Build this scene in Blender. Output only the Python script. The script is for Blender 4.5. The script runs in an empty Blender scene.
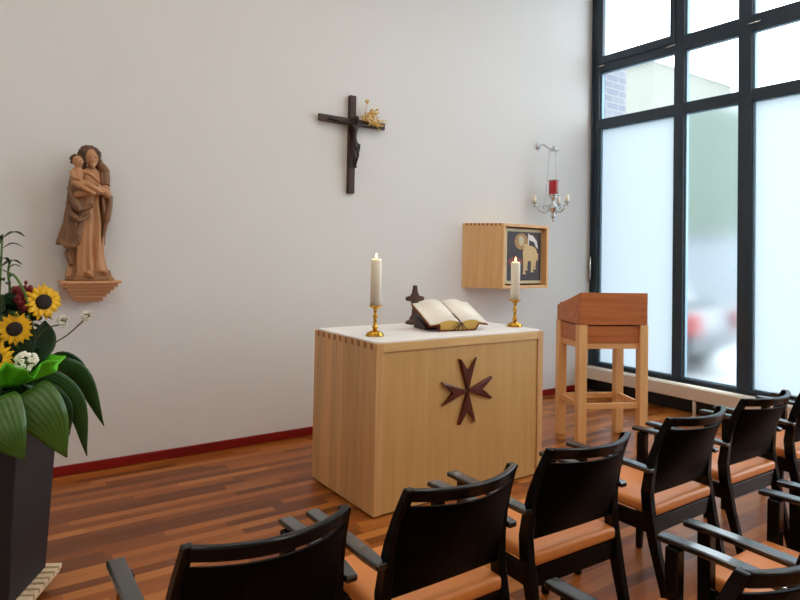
import bpy, bmesh, math, random
from mathutils import Vector, Matrix, noise
random.seed(7)
PI = math.pi
SC = bpy.context.scene
COL = SC.collection
sin, cos = math.sin, math.cos

# ------------------------------------------------------------------ materials
def new_mat(name):
    m = bpy.data.materials.new(name); m.use_nodes = True
    nt = m.node_tree
    return m, nt, nt.nodes['Principled BSDF']

def N(nt, t, **kw):
    n = nt.nodes.new(t)
    for k, v in kw.items():
        if k in n.inputs: n.inputs[k].default_value = v
        else: setattr(n, k, v)
    return n

def srgb(r, g, b):
    f = lambda c: ((c/255+.055)/1.055)**2.4 if c/255 > .04045 else c/255/12.92
    return (f(r), f(g), f(b), 1)

def plain(name, col, rough=.5, metal=0, var=.12, scale=25, bump=0, bscale=120, coat=0, stretch=None, spec=.5):
    m, nt, p = new_mat(name)
    tc = N(nt, 'ShaderNodeTexCoord')
    vec = tc.outputs['Object']
    if stretch:
        mp = N(nt, 'ShaderNodeMapping'); mp.inputs['Scale'].default_value = stretch
        nt.links.new(vec, mp.inputs[0]); vec = mp.outputs[0]
    nz = N(nt, 'ShaderNodeTexNoise', Scale=scale, Detail=4)
    nt.links.new(vec, nz.inputs['Vector'])
    mx = N(nt, 'ShaderNodeMix', data_type='RGBA')
    mx.inputs[6].default_value = tuple(c*(1-var) for c in col[:3])+(1,)
    mx.inputs[7].default_value = tuple(min(1, c*(1+var)) for c in col[:3])+(1,)
    nt.links.new(nz.outputs['Fac'], mx.inputs[0]); nt.links.new(mx.outputs[2], p.inputs['Base Color'])
    p.inputs['Roughness'].default_value = rough; p.inputs['Metallic'].default_value = metal
    p.inputs['Specular IOR Level'].default_value = spec
    if coat: p.inputs['Coat Weight'].default_value = coat
    if bump:
        n2 = N(nt, 'ShaderNodeTexNoise', Scale=bscale, Detail=3); nt.links.new(vec, n2.inputs['Vector'])
        b = N(nt, 'ShaderNodeBump', Strength=bump, Distance=.004)
        nt.links.new(n2.outputs['Fac'], b.inputs['Height']); nt.links.new(b.outputs[0], p.inputs['Normal'])
    return m

def wood(name, c1, c2, axis='z', rough=.45, strip=0.0, scale=1.0, sdir='x', spec=.4):
    """fine grain running along one axis; strip>0 makes glued boards of that width"""
    m, nt, p = new_mat(name)
    tc = N(nt, 'ShaderNodeTexCoord'); mp = N(nt, 'ShaderNodeMapping')
    s = [26*scale]*3; s['xyz'.index(axis)] = 1.6*scale
    mp.inputs['Scale'].default_value = s
    nt.links.new(tc.outputs['Object'], mp.inputs[0])
    nz = N(nt, 'ShaderNodeTexNoise', Scale=1, Detail=6, Roughness=.6, Distortion=.4)
    nt.links.new(mp.outputs[0], nz.inputs['Vector'])
    fac = nz.outputs['Fac']
    ramp = N(nt, 'ShaderNodeValToRGB')
    ramp.color_ramp.elements[0].position = .3; ramp.color_ramp.elements[1].position = .72
    ramp.color_ramp.elements[0].color = c1; ramp.color_ramp.elements[1].color = c2
    nt.links.new(fac, ramp.inputs[0]); out = ramp.outputs[0]
    if strip:
        sx = N(nt, 'ShaderNodeSeparateXYZ'); nt.links.new(tc.outputs['Object'], sx.inputs[0])
        d = N(nt, 'ShaderNodeMath', operation='DIVIDE'); d.inputs[1].default_value = strip
        nt.links.new(sx.outputs['xyz'.index(sdir)], d.inputs[0])
        f = N(nt, 'ShaderNodeMath', operation='FLOOR'); nt.links.new(d.outputs[0], f.inputs[0])
        wn = N(nt, 'ShaderNodeTexWhiteNoise', noise_dimensions='1D'); nt.links.new(f.outputs[0], wn.inputs['W'])
        mr = N(nt, 'ShaderNodeMapRange'); mr.inputs['To Min'].default_value = .8; mr.inputs['To Max'].default_value = 1.06
        nt.links.new(wn.outputs['Value'], mr.inputs[0])
        mul = N(nt, 'ShaderNodeMix', data_type='RGBA', blend_type='MULTIPLY'); mul.inputs[0].default_value = 1
        nt.links.new(out, mul.inputs[6]); nt.links.new(mr.outputs[0], mul.inputs[7]); out = mul.outputs[2]
    nt.links.new(out, p.inputs['Base Color']); p.inputs['Roughness'].default_value = rough
    p.inputs['Specular IOR Level'].default_value = spec
    return m

def parquet(name):
    m, nt, p = new_mat(name)
    tc = N(nt, 'ShaderNodeTexCoord'); sx = N(nt, 'ShaderNodeSeparateXYZ'); nt.links.new(tc.outputs['Object'], sx.inputs[0])
    def mth(op, a, b=None):
        n = N(nt, 'ShaderNodeMath', operation=op)
        for i, v in enumerate((a, b)):
            if v is None: continue
            if isinstance(v, (int, float)): n.inputs[i].default_value = v
            else: nt.links.new(v, n.inputs[i])
        return n.outputs[0]
    row = mth('DIVIDE', sx.outputs[1], .066); rf = mth('FLOOR', row)
    w1 = N(nt, 'ShaderNodeTexWhiteNoise', noise_dimensions='1D'); nt.links.new(rf, w1.inputs['W'])
    u = mth('ADD', mth('DIVIDE', sx.outputs[0], .62), mth('MULTIPLY', w1.outputs['Value'], 7.3)); uf = mth('FLOOR', u)
    cb = N(nt, 'ShaderNodeCombineXYZ'); nt.links.new(rf, cb.inputs[0]); nt.links.new(uf, cb.inputs[1])
    w2 = N(nt, 'ShaderNodeTexWhiteNoise', noise_dimensions='2D'); nt.links.new(cb.outputs[0], w2.inputs['Vector'])
    mp = N(nt, 'ShaderNodeMapping'); mp.inputs['Scale'].default_value = (2.5, 45, 45)
    nt.links.new(tc.outputs['Object'], mp.inputs[0])
    nz = N(nt, 'ShaderNodeTexNoise', Scale=1, Detail=5, Roughness=.6, Distortion=.3); nt.links.new(mp.outputs[0], nz.inputs['Vector'])
    f = mth('ADD', mth('MULTIPLY', w2.outputs['Value'], .62), mth('MULTIPLY', nz.outputs['Fac'], .42))
    r = N(nt, 'ShaderNodeValToRGB'); e = r.color_ramp.elements
    e[0].position = .12; e[0].color = srgb(*FLOOR_C[0]); e[1].position = .95; e[1].color = srgb(*FLOOR_C[2])
    k = e.new(.5); k.color = srgb(*FLOOR_C[1])
    nt.links.new(f, r.inputs[0])
    # seams
    fr = mth('FRACT', row); seam = mth('LESS_THAN', fr, .025)
    fu = mth('FRACT', u); seam2 = mth('LESS_THAN', fu, .004)
    sm = mth('MULTIPLY', mth('MAXIMUM', seam, seam2), .45)
    mx = N(nt, 'ShaderNodeMix', data_type='RGBA'); nt.links.new(sm, mx.inputs[0]); nt.links.new(r.outputs[0], mx.inputs[6])
    mx.inputs[7].default_value = srgb(40, 16, 6)
    nt.links.new(mx.outputs[2], p.inputs['Base Color'])
    rr = N(nt, 'ShaderNodeMapRange'); rr.inputs['To Min'].default_value = .26; rr.inputs['To Max'].default_value = .4
    nt.links.new(nz.outputs['Fac'], rr.inputs[0]); nt.links.new(rr.outputs[0], p.inputs['Roughness'])
    p.inputs['Specular IOR Level'].default_value = .34
    return m
FLOOR_C = [(88, 42, 12), (152, 82, 27), (196, 124, 58)]

def brick_mat(name, c1, c2, mortar, scale=1.0):
    m, nt, p = new_mat(name)
    tc = N(nt, 'ShaderNodeTexCoord')
    sx = N(nt, 'ShaderNodeSeparateXYZ'); nt.links.new(tc.outputs['Object'], sx.inputs[0])
    ad = N(nt, 'ShaderNodeMath', operation='ADD'); nt.links.new(sx.outputs[0], ad.inputs[0]); nt.links.new(sx.outputs[1], ad.inputs[1])
    cb = N(nt, 'ShaderNodeCombineXYZ'); nt.links.new(ad.outputs[0], cb.inputs[0]); nt.links.new(sx.outputs[2], cb.inputs[1])
    b = N(nt, 'ShaderNodeTexBrick', Scale=scale); b.inputs['Color1'].default_value = c1; b.inputs['Color2'].default_value = c2
    b.inputs['Mortar'].default_value = mortar
    b.inputs['Brick Width'].default_value = .24; b.inputs['Row Height'].default_value = .085; b.inputs['Mortar Size'].default_value = .008
    nt.links.new(cb.outputs[0], b.inputs['Vector']); nt.links.new(b.outputs['Color'], p.inputs['Base Color'])
    p.inputs['Roughness'].default_value = .9
    return m

def clear_glass(name, tint=(1, 1, 1, 1), refl=.06):
    m, nt, p = new_mat(name); nt.nodes.remove(p)
    out = nt.nodes['Material Output']
    t = N(nt, 'ShaderNodeBsdfTransparent'); t.inputs[0].default_value = tint
    g = N(nt, 'ShaderNodeBsdfGlossy', Roughness=.02)
    mx = N(nt, 'ShaderNodeMixShader'); mx.inputs[0].default_value = refl
    nt.links.new(t.outputs[0], mx.inputs[1]); nt.links.new(g.outputs[0], mx.inputs[2]); nt.links.new(mx.outputs[0], out.inputs[0])
    return m

def frosted(name, tint):
    m, nt, p = new_mat(name); nt.nodes.remove(p)
    out = nt.nodes['Material Output']
    t = N(nt, 'ShaderNodeBsdfTranslucent'); t.inputs[0].default_value = tint
    g = N(nt, 'ShaderNodeBsdfGlossy', Roughness=.35)
    mx = N(nt, 'ShaderNodeMixShader'); mx.inputs[0].default_value = .04
    nt.links.new(t.outputs[0], mx.inputs[1]); nt.links.new(g.outputs[0], mx.inputs[2]); nt.links.new(mx.outputs[0], out.inputs[0])
    return m

def half_frosted(name, rough, ior):
    m, nt, p = new_mat(name); nt.nodes.remove(p)
    out = nt.nodes['Material Output']
    t = N(nt, 'ShaderNodeBsdfRefraction', Roughness=rough, IOR=ior); t.inputs[0].default_value = (.97, 1, .99, 1)
    d = N(nt, 'ShaderNodeBsdfTranslucent'); d.inputs[0].default_value = (.95, .98, 1, 1)
    mx = N(nt, 'ShaderNodeMixShader'); mx.inputs[0].default_value = .02
    nt.links.new(t.outputs[0], mx.inputs[1]); nt.links.new(d.outputs[0], mx.inputs[2]); nt.links.new(mx.outputs[0], out.inputs[0])
    return m

def emit(name, col, s):
    m, nt, p = new_mat(name)
    p.inputs['Base Color'].default_value = col
    p.inputs['Emission Color'].default_value = col; p.inputs['Emission Strength'].default_value = s
    return m

M = {}
M['wall'] = plain('wall_plaster', srgb(226, 226, 223), .9, var=.02, scale=3, bump=.12, bscale=160)
M['ceiling'] = plain('ceiling_paint', srgb(235, 233, 228), .9, var=.02, scale=2)
M['floor'] = parquet('parquet')
M['skirting'] = wood('red_skirting', srgb(112, 16, 14), srgb(150, 26, 22), 'x', .4)
M['frame'] = plain('anthracite_metal', srgb(34, 48, 60), .4, .0, var=.06, scale=8)
M['daylit_bead'] = plain('glazing_bead', srgb(120, 150, 168), .35, .3, var=.04)  # pale blue paints daylight onto the frame reveals
M['silver'] = plain('silver', srgb(205, 205, 205), .25, 1, var=.06, scale=60)
M['glass'] = clear_glass('clear_glass')
M['frost'] = frosted('frosted_glass', (.35, .385, .405, 1))
M['halffrost'] = half_frosted('light_frosted_glass', .42, 1.16)
M['cream'] = plain('cream_enamel', srgb(222, 208, 190), .4, var=.03, scale=6)
M['black_plinth'] = plain('black_plinth', srgb(22, 22, 24), .6, var=.1)
M['birch'] = wood('birch_board', srgb(202, 158, 94), srgb(214, 172, 108), 'z', .42)
M['birch_strip'] = wood('birch_glued_strips', srgb(212, 160, 102), srgb(230, 184, 126), 'z', .42, strip=.068, sdir='y')
M['birch_edge'] = wood('birch_edge', srgb(214, 170, 106), srgb(232, 194, 132), 'x', .42)
M['joint'] = wood('end_grain', srgb(140, 92, 50), srgb(166, 112, 64), 'x', .6)
M['beech'] = wood('beech', srgb(222, 170, 108), srgb(238, 192, 134), 'z', .42)
M['beech_h'] = wood('beech_horizontal', srgb(218, 162, 102), srgb(236, 184, 126), 'x', .42)
M['cherry'] = wood('cherry_veneer', srgb(168, 94, 46), srgb(198, 120, 66), 'x', .4)
M['cabinet'] = wood('cabinet_maple', srgb(222, 172, 116), srgb(238, 196, 142), 'z', .45)
M['mahogany'] = wood('mahogany', srgb(74, 26, 14), srgb(104, 44, 26), 'z', .35)
M['white_cloth'] = plain('white_linen', srgb(238, 234, 230), .8, var=.02, scale=40, bump=.1, bscale=500)
M['ebony'] = plain('black_stained_wood', (.0030, .0029, .0031, 1), .24, var=.2, scale=12, stretch=(8, 8, 1), spec=.2)
M['ebony_gloss'] = plain('black_lacquered_wood', (.0030, .0029, .0031, 1), .2, var=.2, scale=12, stretch=(8, 1, 8), spec=1.0, coat=.35)
M['ebony_panel'] = plain('black_stained_panel', (.0024, .0022, .0023, 1), .38, var=.2, scale=12, stretch=(8, 8, 1), spec=.04)
M['orange'] = plain('orange_leather', srgb(226, 138, 66), .38, var=.06, scale=10, bump=.08, bscale=420)
M['brass'] = plain('polished_brass', srgb(212, 160, 60), .22, 1, var=.08, scale=40)
M['wax'] = plain('candle_wax', srgb(250, 243, 222), .5, var=.02, scale=14)
M['wick'] = plain('wick', srgb(40, 30, 24), .9)
M['flame'] = emit('flame', (1, .55, .16, 1), 9)
M['page'] = None
M['gold_edge'] = plain('gilded_page_edge', srgb(214, 178, 92), .4, .35, var=.14, scale=18, stretch=(1, 1, 30))
M['red_leather'] = plain('red_brown_leather', srgb(112, 40, 24), .5, var=.15, scale=30)
M['dark_leather'] = plain('dark_leather', srgb(48, 30, 24), .5, var=.15, scale=30)
M['ribbon'] = plain('ribbon', srgb(70, 34, 30), .6, var=.1)
M['walnut'] = wood('walnut', srgb(64, 34, 18), srgb(92, 52, 30), 'z', .4)
M['cross_wood'] = wood('dark_oak', srgb(44, 26, 16), srgb(72, 44, 28), 'z', .5)
M['cross_wood_h'] = wood('dark_oak_horizontal', srgb(48, 28, 17), srgb(76, 47, 30), 'x', .5)
M['bronze'] = plain('dark_bronze', srgb(48, 36, 34), .38, .5, var=.15, scale=30)
M['statue_robe'] = plain('carved_limewood_light', srgb(188, 136, 92), .5, var=.14, scale=14, stretch=(6, 6, 1), bump=.1, bscale=70)
M['statue_cloak'] = plain('carved_limewood_dark', srgb(126, 88, 56), .5, var=.16, scale=14, stretch=(6, 6, 1), bump=.1, bscale=70)
M['statue_hair'] = plain('carved_limewood_hair', srgb(92, 62, 40), .55, var=.2, scale=60, bump=.3, bscale=90)
M['statue_base'] = plain('carved_limewood_base', srgb(142, 96, 56), .55, var=.18, scale=12)
M['shelf_wood'] = wood('bracket_wood', srgb(206, 150, 104), srgb(222, 170, 124), 'x', .5)
M['leaf'] = plain('leaf_green', srgb(44, 92, 30), .32, var=.35, scale=9, stretch=(1, 1, 1))
M['leaf_light'] = plain('leaf_olive', srgb(84, 118, 36), .34, var=.3, scale=7)
M['leaf_dark'] = plain('leaf_dark', srgb(26, 58, 26), .4, var=.3, scale=12)
def veined(name, dark, light, rough=.3, nveins=9):
    m, nt, p = new_mat(name)
    uv = N(nt, 'ShaderNodeUVMap', uv_map='leaf'); sx = N(nt, 'ShaderNodeSeparateXYZ'); nt.links.new(uv.outputs[0], sx.inputs[0])
    tc = N(nt, 'ShaderNodeTexCoord')
    nz = N(nt, 'ShaderNodeTexNoise', Scale=7, Detail=3); nt.links.new(tc.outputs['Object'], nz.inputs['Vector'])
    a = N(nt, 'ShaderNodeMath', operation='MULTIPLY_ADD'); a.inputs[1].default_value = nveins*2*PI; nt.links.new(sx.outputs[0], a.inputs[0]); nt.links.new(nz.outputs['Fac'], a.inputs[2])
    c = N(nt, 'ShaderNodeMath', operation='COSINE'); nt.links.new(a.outputs[0], c.inputs[0])
    d = N(nt, 'ShaderNodeMath', operation='MULTIPLY_ADD'); d.inputs[1].default_value = .07; nt.links.new(c.outputs[0], d.inputs[0]); nt.links.new(nz.outputs['Fac'], d.inputs[2])
    mx = N(nt, 'ShaderNodeMix', data_type='RGBA'); mx.inputs[6].default_value = dark; mx.inputs[7].default_value = light
    nt.links.new(d.outputs[0], mx.inputs[0]); nt.links.new(mx.outputs[2], p.inputs['Base Color']); p.inputs['Roughness'].default_value = rough
    b = N(nt, 'ShaderNodeBump', Strength=.16, Distance=.003); nt.links.new(c.outputs[0], b.inputs['Height']); nt.links.new(b.outputs[0], p.inputs['Normal'])
    return m
M['leaf'] = veined('leaf_green', srgb(16, 48, 18), srgb(52, 98, 42))
M['leaf_light'] = veined('leaf_olive', srgb(26, 64, 16), srgb(84, 122, 46))
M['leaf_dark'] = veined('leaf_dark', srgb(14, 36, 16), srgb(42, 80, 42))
M['stem'] = plain('stem_green', srgb(88, 122, 52), .5, var=.15)
M['stem_brown'] = plain('stem_brown', srgb(84, 78, 46), .6, var=.15)
M['petal'] = plain('sunflower_petal', srgb(255, 196, 10), .5, var=.12, scale=30)
M['seeds'] = plain('sunflower_seeds', srgb(30, 18, 12), .8, var=.4, scale=160, bump=.6, bscale=220)
M['white_petal'] = plain('white_petal', srgb(240, 238, 220), .6, var=.06, scale=40)
M['bright_green'] = plain('bright_green_tissue', srgb(98, 205, 30), .5, var=.25, scale=12)
M['red_flower'] = plain('dark_red_flower', srgb(120, 24, 34), .6, var=.3, scale=80)
M['pot'] = plain('black_fibre_stone', srgb(25, 27, 31), .6, var=.45, scale=9, bump=.3, bscale=60)
M['soil'] = plain('soil', srgb(48, 36, 26), .95, var=.3, scale=60, bump=.5)
M['trolley'] = wood('pale_slats', srgb(222, 196, 156), srgb(240, 220, 186), 'x', .5)
M['trolley_dark'] = plain('castor_black', srgb(24, 24, 24), .5)
M['dried'] = plain('dried_straw', srgb(214, 172, 84), .7, var=.25, scale=60)
M['dried_white'] = plain('dried_petal', srgb(236, 218, 178), .7, var=.15, scale=60)
M['paint_dark'] = plain('painted_ground', srgb(56, 42, 44), .5, var=.35, scale=22)
M['paint_gold'] = plain('gilt_paint', srgb(214, 184, 128), .5, var=.2, scale=40)
M['paint_halo'] = plain('gilt_halo', srgb(176, 136, 80), .5, var=.2, scale=40)
M['paint_red'] = plain('painted_red', srgb(132, 54, 36), .5, var=.2, scale=40)
M['paint_cream'] = plain('painted_border', srgb(206, 198, 164), .6, var=.1, scale=20)
m, nt, p = new_mat('red_lamp_glass')
p.inputs['Base Color'].default_value = (.75, .008, .02, 1); p.inputs['Roughness'].default_value = .1
p.inputs['Transmission Weight'].default_value = .45; p.inputs['Coat Weight'].default_value = .5
M['red_glass'] = m
M['car'] = plain('car_paint', srgb(30, 36, 52), .3, .2, var=.04, coat=.6)
M['car_glass'] = plain('car_glass', srgb(30, 36, 44), .08)
M['tail'] = plain('tail_lamp', srgb(150, 14, 12), .3)
M['rubber'] = plain('rubber', srgb(24, 24, 25), .8)
M['brick_grey'] = brick_mat('grey_brick', srgb(150, 152, 162), srgb(132, 136, 152), srgb(168, 168, 166))
M['brick_green'] = brick_mat('green_grey_brick', srgb(92, 104, 94), srgb(80, 94, 85), srgb(101, 111, 103))
M['render'] = plain('pale_render', srgb(126, 127, 119), .9, var=.03, scale=2)
M['render_white'] = plain('white_render', srgb(236, 238, 240), .9, var=.03, scale=2)
M['render_grey'] = plain('grey_render', srgb(122, 128, 134), .9, var=.03, scale=2)
M['paving'] = plain('paving', srgb(170, 173, 176), .9, var=.06, scale=3)
M['lamp_white'] = plain('lamp_housing', srgb(230, 230, 228), .5, var=.02)

# printed page: faint text lines running along X (object space of the page)
m, nt, p = new_mat('printed_page')
tc = N(nt, 'ShaderNodeTexCoord'); sx = N(nt, 'ShaderNodeSeparateXYZ'); nt.links.new(tc.outputs['Object'], sx.inputs[0])
mu = N(nt, 'ShaderNodeMath', operation='MULTIPLY'); mu.inputs[1].default_value = 95; nt.links.new(sx.outputs[1], mu.inputs[0])
fr = N(nt, 'ShaderNodeMath', operation='FRACT'); nt.links.new(mu.outputs[0], fr.inputs[0])
lt = N(nt, 'ShaderNodeMath', operation='LESS_THAN'); lt.inputs[1].default_value = .38; nt.links.new(fr.outputs[0], lt.inputs[0])
nz = N(nt, 'ShaderNodeTexNoise', Scale=70, Detail=3); nt.links.new(tc.outputs['Object'], nz.inputs['Vector'])
gt = N(nt, 'ShaderNodeMath', operation='GREATER_THAN'); gt.inputs[1].default_value = .47; nt.links.new(nz.outputs['Fac'], gt.inputs[0])
mm = N(nt, 'ShaderNodeMath', operation='MULTIPLY'); nt.links.new(lt.outputs[0], mm.inputs[0]); nt.links.new(gt.outputs[0], mm.inputs[1])
m3 = N(nt, 'ShaderNodeMath', operation='MULTIPLY'); m3.inputs[1].default_value = .16; nt.links.new(mm.outputs[0], m3.inputs[0])
mx = N(nt, 'ShaderNodeMix', data_type='RGBA'); nt.links.new(m3.outputs[0], mx.inputs[0])
mx.inputs[6].default_value = srgb(246, 240, 226); mx.inputs[7].default_value = srgb(120, 100, 90)
nt.links.new(mx.outputs[2], p.inputs['Base Color']); p.inputs['Roughness'].default_value = .7
M['page'] = m

# ------------------------------------------------------------------ mesh helpers
def BM(): return bmesh.new()

def quad_loft(bm, rings, close=True, cap=True):
    vs = [[bm.verts.new(p) for p in r] for r in rings]
    n = len(rings[0])
    for a, b in zip(vs, vs[1:]):
        for i in range(n if close else n-1):
            j = (i+1) % n
            bm.faces.new((a[i], a[j], b[j], b[i]))
    if cap and close:
        bm.faces.new(list(reversed(vs[0]))); bm.faces.new(vs[-1])
    return vs

def box(bm, x0, x1, y0, y1, z0, z1, mtx=None):
    ps = [(x0, y0), (x1, y0), (x1, y1), (x0, y1)]
    r = [[Vector((x, y, z)) for x, y in ps] for z in (z0, z1)]
    if mtx: r = [[mtx @ v for v in q] for q in r]
    quad_loft(bm, r)

def prism(bm, pts, d0, d1, axis='y'):
    """polygon (list of 2D) extruded along an axis"""
    def P(a, b, d):
        return {'y': (a, d, b), 'x': (d, a, b), 'z': (a, b, d)}[axis]
    quad_loft(bm, [[P(a, b, d) for a, b in pts] for d in (d0, d1)])

def frame_of(t):
    t = t.normalized(); up = Vector((0, 0, 1)) if abs(t.z) < .9 else Vector((1, 0, 0))
    s = t.cross(up).normalized(); return s, s.cross(t).normalized()

def tube(bm, pts, rad, seg=10):
    pts = [Vector(p) for p in pts]; n = len(pts)
    rads = rad if isinstance(rad, (list, tuple)) else [rad]*n
    rings = []
    for i, p in enumerate(pts):
        t = pts[min(i+1, n-1)]-pts[max(i-1, 0)]
        s, u = frame_of(t)
        rings.append([p+rads[i]*(cos(2*PI*k/seg)*s+sin(2*PI*k/seg)*u) for k in range(seg)])
    quad_loft(bm, rings)

def rect_sweep(bm, pts, w, h):
    """rectangular section; pts = (x,y,z); w along X, h along the remaining horizontal axis"""
    quad_loft(bm, [[(x-ww/2, y-hh/2, z), (x+ww/2, y-hh/2, z), (x+ww/2, y+hh/2, z), (x-ww/2, y+hh/2, z)]
                   for (x, y, z), ww, hh in zip(pts, w, h)])

def lathe(bm, prof, c=(0, 0, 0), seg=24):
    rings = [[(c[0]+r*cos(2*PI*k/seg), c[1]+r*sin(2*PI*k/seg), c[2]+z) for k in range(seg)] for r, z in prof]
    quad_loft(bm, rings)

def ball(bm, c, r, seg=12, sc=(1, 1, 1), rot=None):
    mt = Matrix.Translation(c) @ (rot.to_4x4() if rot else Matrix()) @ Matrix.Diagonal((r*sc[0], r*sc[1], r*sc[2], 1))
    bmesh.ops.create_uvsphere(bm, u_segments=seg, v_segments=max(6, seg*2//3), radius=1, matrix=mt)

def bez(ps, n=16):
    """Catmull-Rom through the points"""
    ps = [Vector(p) for p in ps]; out = []
    q = [2*ps[0]-ps[1]]+ps+[2*ps[-1]-ps[-2]]
    for i in range(1, len(q)-2):
        for k in range(n):
            t = k/n; a, b, c, d = q[i-1], q[i], q[i+1], q[i+2]
            out.append(.5*((2*b)+(c-a)*t+(2*a-5*b+4*c-d)*t*t+(3*b-a-3*c+d)*t**3))
    out.append(ps[-1]); return out

def obj(name, bm, mat, parent=None, smooth=False, bevel=0, sub=0, loc=None, solid=0, seg=2):
    bmesh.ops.recalc_face_normals(bm, faces=bm.faces[:])
    me = bpy.data.meshes.new(name); bm.to_mesh(me); bm.free()
    for mt in (mat if isinstance(mat, (list, tuple)) else [mat]): me.materials.append(mt)
    o = bpy.data.objects.new(name, me); COL.objects.link(o)
    if smooth:
        for p in me.polygons: p.use_smooth = True
    if solid:
        md = o.modifiers.new('s', 'SOLIDIFY'); md.thickness = solid; md.offset = 0
    if bevel:
        md = o.modifiers.new('b', 'BEVEL'); md.width = bevel; md.segments = seg; md.limit_method = 'ANGLE'; md.angle_limit = .6
        md.harden_normals = False
    if sub:
        md = o.modifiers.new('u', 'SUBSURF'); md.levels = sub; md.render_levels = sub
    if parent: o.parent = parent
    if loc: o.location = loc
    return o

def tag(o, label, cat, group=None, kind=None):
    o['label'] = label; o['category'] = cat
    if group: o['group'] = group
    if kind: o['kind'] = kind
    return o

def thing(name, label, cat, loc=(0, 0, 0), rz=0, group=None):
    o = bpy.data.objects.new(name, None); COL.objects.link(o); o.empty_display_size = .1
    o.location = loc; o.rotation_euler = (0, 0, rz)
    return tag(o, label, cat, group)

def struct(o): o['kind'] = 'structure'; return o

def dup(root, loc, rz, label, group=None):
    r = root.copy(); COL.objects.link(r); r.location = loc; r.rotation_euler = (0, 0, rz); r['label'] = label
    if group: r['group'] = group
    for ch in list(root.children):
        c = ch.copy(); COL.objects.link(c); c.parent = r
        for g in list(ch.children):
            d = g.copy(); COL.objects.link(d); d.parent = c
    return r

def remeshed(name, bm, mat, parent, voxel, smooth_it=4, loc=None):
    bmesh.ops.recalc_face_normals(bm, faces=bm.faces[:])
    me = bpy.data.meshes.new(name); bm.to_mesh(me); bm.free(); me.materials.append(mat)
    o = bpy.data.objects.new(name, me); COL.objects.link(o); o.parent = parent
    if loc: o.location = loc
    md = o.modifiers.new('r', 'REMESH'); md.mode = 'VOXEL'; md.voxel_size = voxel; md.use_smooth_shade = True
    if smooth_it:
        md = o.modifiers.new('s', 'SMOOTH'); md.iterations = smooth_it; md.factor = .5
    return o

# ------------------------------------------------------------------ camera
F, SY, YAW, PITCH, ROLL = 618.5526, -59.5288, .6091, .0236, .0193
CAM = Vector((-3.8703, -4.6348, 1.5))
fw = Vector((sin(YAW)*cos(PITCH), cos(YAW)*cos(PITCH), sin(PITCH)))
rt = Vector((cos(YAW), -sin(YAW), 0)); up = rt.cross(fw)
r2 = cos(ROLL)*rt+sin(ROLL)*up; u2 = -sin(ROLL)*rt+cos(ROLL)*up
cd = bpy.data.cameras.new('camera'); cam = bpy.data.objects.new('camera', cd); COL.objects.link(cam)
mw = Matrix((r2, u2, -fw)).transposed().to_4x4(); mw.translation = CAM; cam.matrix_world = mw
cd.sensor_width = 36; cd.lens = F*36/800; cd.shift_y = SY/800; cd.clip_start = .05
SC.camera = cam

# ------------------------------------------------------------------ room
XW, XL, YF, ZC = 2.05, -5.3, -8.0, 4.95
b = BM(); box(b, XL-.2, XW+.0, YF-.2, .2, -.12, 0); struct(obj('floor', b, M['floor']))
b = BM(); box(b, XL-.2, XW+.25, YF-.2, .2, ZC, ZC+.2); struct(obj('ceiling', b, M['ceiling']))
b = BM(); box(b, XL-.2, XW+.12, 0, .2, 0, ZC); struct(obj('wall_back', b, M['wall']))
b = BM(); box(b, XL-.2, XL, YF, 0, 0, ZC); struct(obj('wall_left', b, M['wall']))
b = BM(); box(b, XL-.2, XW+.2, YF-.2, YF, 0, ZC); struct(obj('wall_front', b, M['wall']))
YE = -6.1
b = BM(); box(b, XW, XW+.2, YF, YE, 0, ZC); struct(obj('wall_right', b, M['wall']))
b = BM(); box(b, XW-.02, XW+.12, YE, 0, 0, .283); struct(obj('trim_1', b, M['black_plinth'], bevel=.003))
b = BM(); box(b, XL, XW-.02, -.018, 0, .003, .068); struct(obj('baseboard_back', b, M['skirting'], bevel=.004))
b = BM(); box(b, XL, XL+.018, YF, -.018, .003, .068); struct(obj('baseboard_left', b, M['skirting'], bevel=.004))

# window wall: one big grid of dark frames with panes set back from the inside face
WX0, WX1 = XW, XW+.11          # frame depth
PX = XW+.055                    # glass plane
win = bpy.data.objects.new('window_1', None); COL.objects.link(win); win['kind'] = 'structure'; win.location = (XW, 0, .283)
def wobj(name, bm, mat, **k):
    o = obj(name, bm, mat, win, **k); o.matrix_parent_inverse = Matrix.Translation((-XW, 0, -.283)); return o
ZW0, ZW1 = .283, ZC
mull = [(-.112, -.0), (-1.142, -1.034), (-1.806, -1.686), (-2.93, -2.82), (-3.6, -3.48), (-4.72, -4.61), (-5.4, -5.28), (YE, YE+.1)]
tran = [(ZW0, ZW0+.035), (2.998, 3.103), (3.652, 3.80), (ZC-.1, ZC)]
b = BM()
for y0, y1 in mull: box(b, WX0, WX1, y0, y1, ZW0, ZW1)
wobj('window_frame', b, M['frame'], bevel=.003)
b = BM()
for z0, z1 in tran: box(b, WX0+.002, WX1-.002, YE, 0, z0, z1)
wobj('transom', b, M['frame'], bevel=.003)
bays = [(mull[i+1][1], mull[i][0]) for i in range(len(mull)-1)]
rows = [(tran[i][1], tran[i+1][0]) for i in range(len(tran)-1)]
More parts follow.
